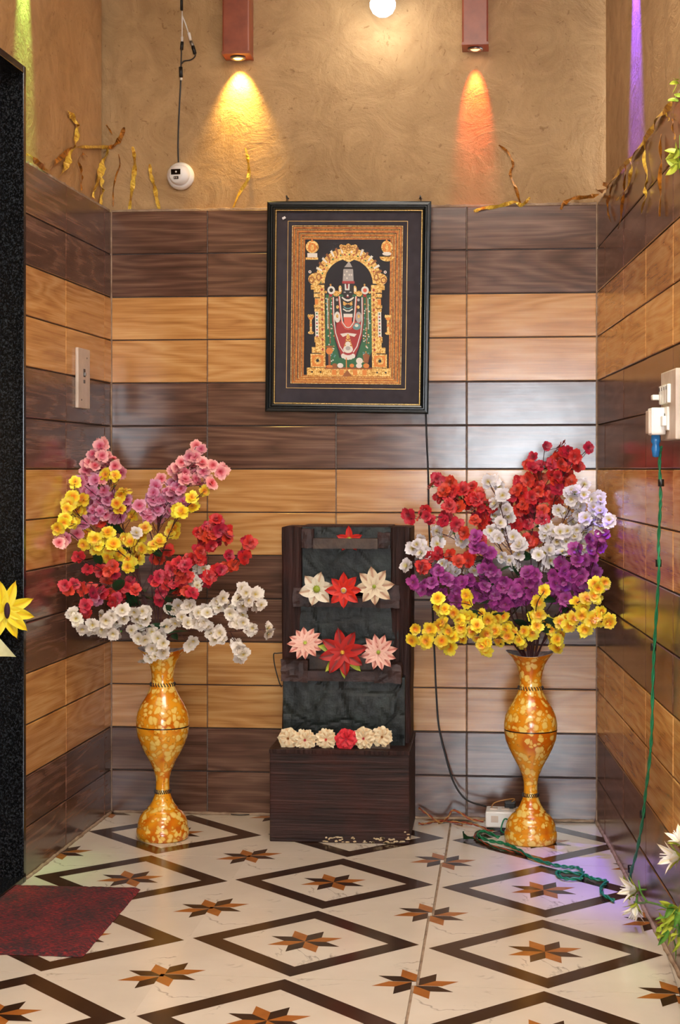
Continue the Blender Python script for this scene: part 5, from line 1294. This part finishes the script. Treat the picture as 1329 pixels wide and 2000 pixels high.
# the green garland stem that carries them
def garland():
    b = onright(1262, 1762, .04); t = thing('garland', 'green artificial garland with small leaves low on the right wall', 'garland', b)
    bm = BM()
    tube(bm, [onright(x, y, o)-b for x, y, o in ((1240, 1762, .05), (1255, 1764, .05), (1265, 1762, .05), (1290, 1768, .045), (1312, 1776, .04), (1340, 1770, .03))], .003, 6, smooth_n=4)
    tube(bm, [onright(x, y, .05)-b for x, y in ((1265, 1762), (1254, 1746), (1250, 1732), (1248, 1720))], .0025, 6, smooth_n=4)
    tube(bm, [onright(x, y, .045)-b for x, y in ((1336, 1600), (1334, 1660), (1336, 1720), (1330, 1780), (1326, 1830))], .003, 6, smooth_n=4)
    obj('stem', bm, M['gstem'], t)
    lm = petal_mesh('leaf', .034, .012, M['lime'], cup=.4); dm = petal_mesh('leaf', .05, .016, M['gstem'], cup=.4)
    rr = random.Random(4)
    for k in range(46):
        x, y = rr.choice(((1302, 1785), (1310, 1800), (1300, 1820), (1318, 1822), (1310, 1790), (1322, 1770), (1326, 1830)))
        p = onright(x+rr.uniform(-12, 12), y+rr.uniform(-12, 12), rr.uniform(.02, .07))-b
        d = Vector((rr.uniform(-1, .3), rr.uniform(-1, 0), rr.uniform(-1, .6))).normalized()
        inst('leaf', (lm if rr.random() < .7 else dm), t, Matrix.Translation(p) @ Vector((1, 0, 0)).rotation_difference(d).to_matrix().to_4x4())
    for x, y in ((1232, 1740), (1236, 1752), (1230, 1728), (1228, 1745), (1232, 1758)):
        d = Vector((-.3+rr.uniform(-.4, .4), -.3, .8)).normalized(); inst('leaf', lm, t, Matrix.Translation(onright(x, y, .045)-b) @ Vector((1, 0, 0)).rotation_difference(d).to_matrix().to_4x4())
    return t
garland()
def greens(px_, py_, label, n=12, s=.03):
    c = onright(px_, py_, .012); t = thing('garland_leaves', label, 'leaves', c)
    lm = petal_mesh('leaf', s, s*.5, M['lime'], cup=.3); rr = random.Random(int(px_+py_))
    bm = BM(); tube(bm, [(0, 0, .05), (0, 0, 0), (.0, 0, -.04)], .0025, 6); obj('stem', bm, M['gstem'], t)
    for k in range(n):
        d = Vector((rr.uniform(-1, .2), rr.uniform(-.8, .8), rr.uniform(-1, .7))).normalized(); inst('leaf', lm, t, Matrix.Translation((rr.uniform(-.01, 0), rr.uniform(-.01, .01), rr.uniform(-.025, .025))) @ Vector((1, 0, 0)).rotation_difference(d).to_matrix().to_4x4())
greens(1330, 305, 'lime green leaf cluster on the top row of the right wall', 14, .034)
greens(1331, 176, 'lime green leaf cluster at the tile top edge of the right wall', 8, .026)
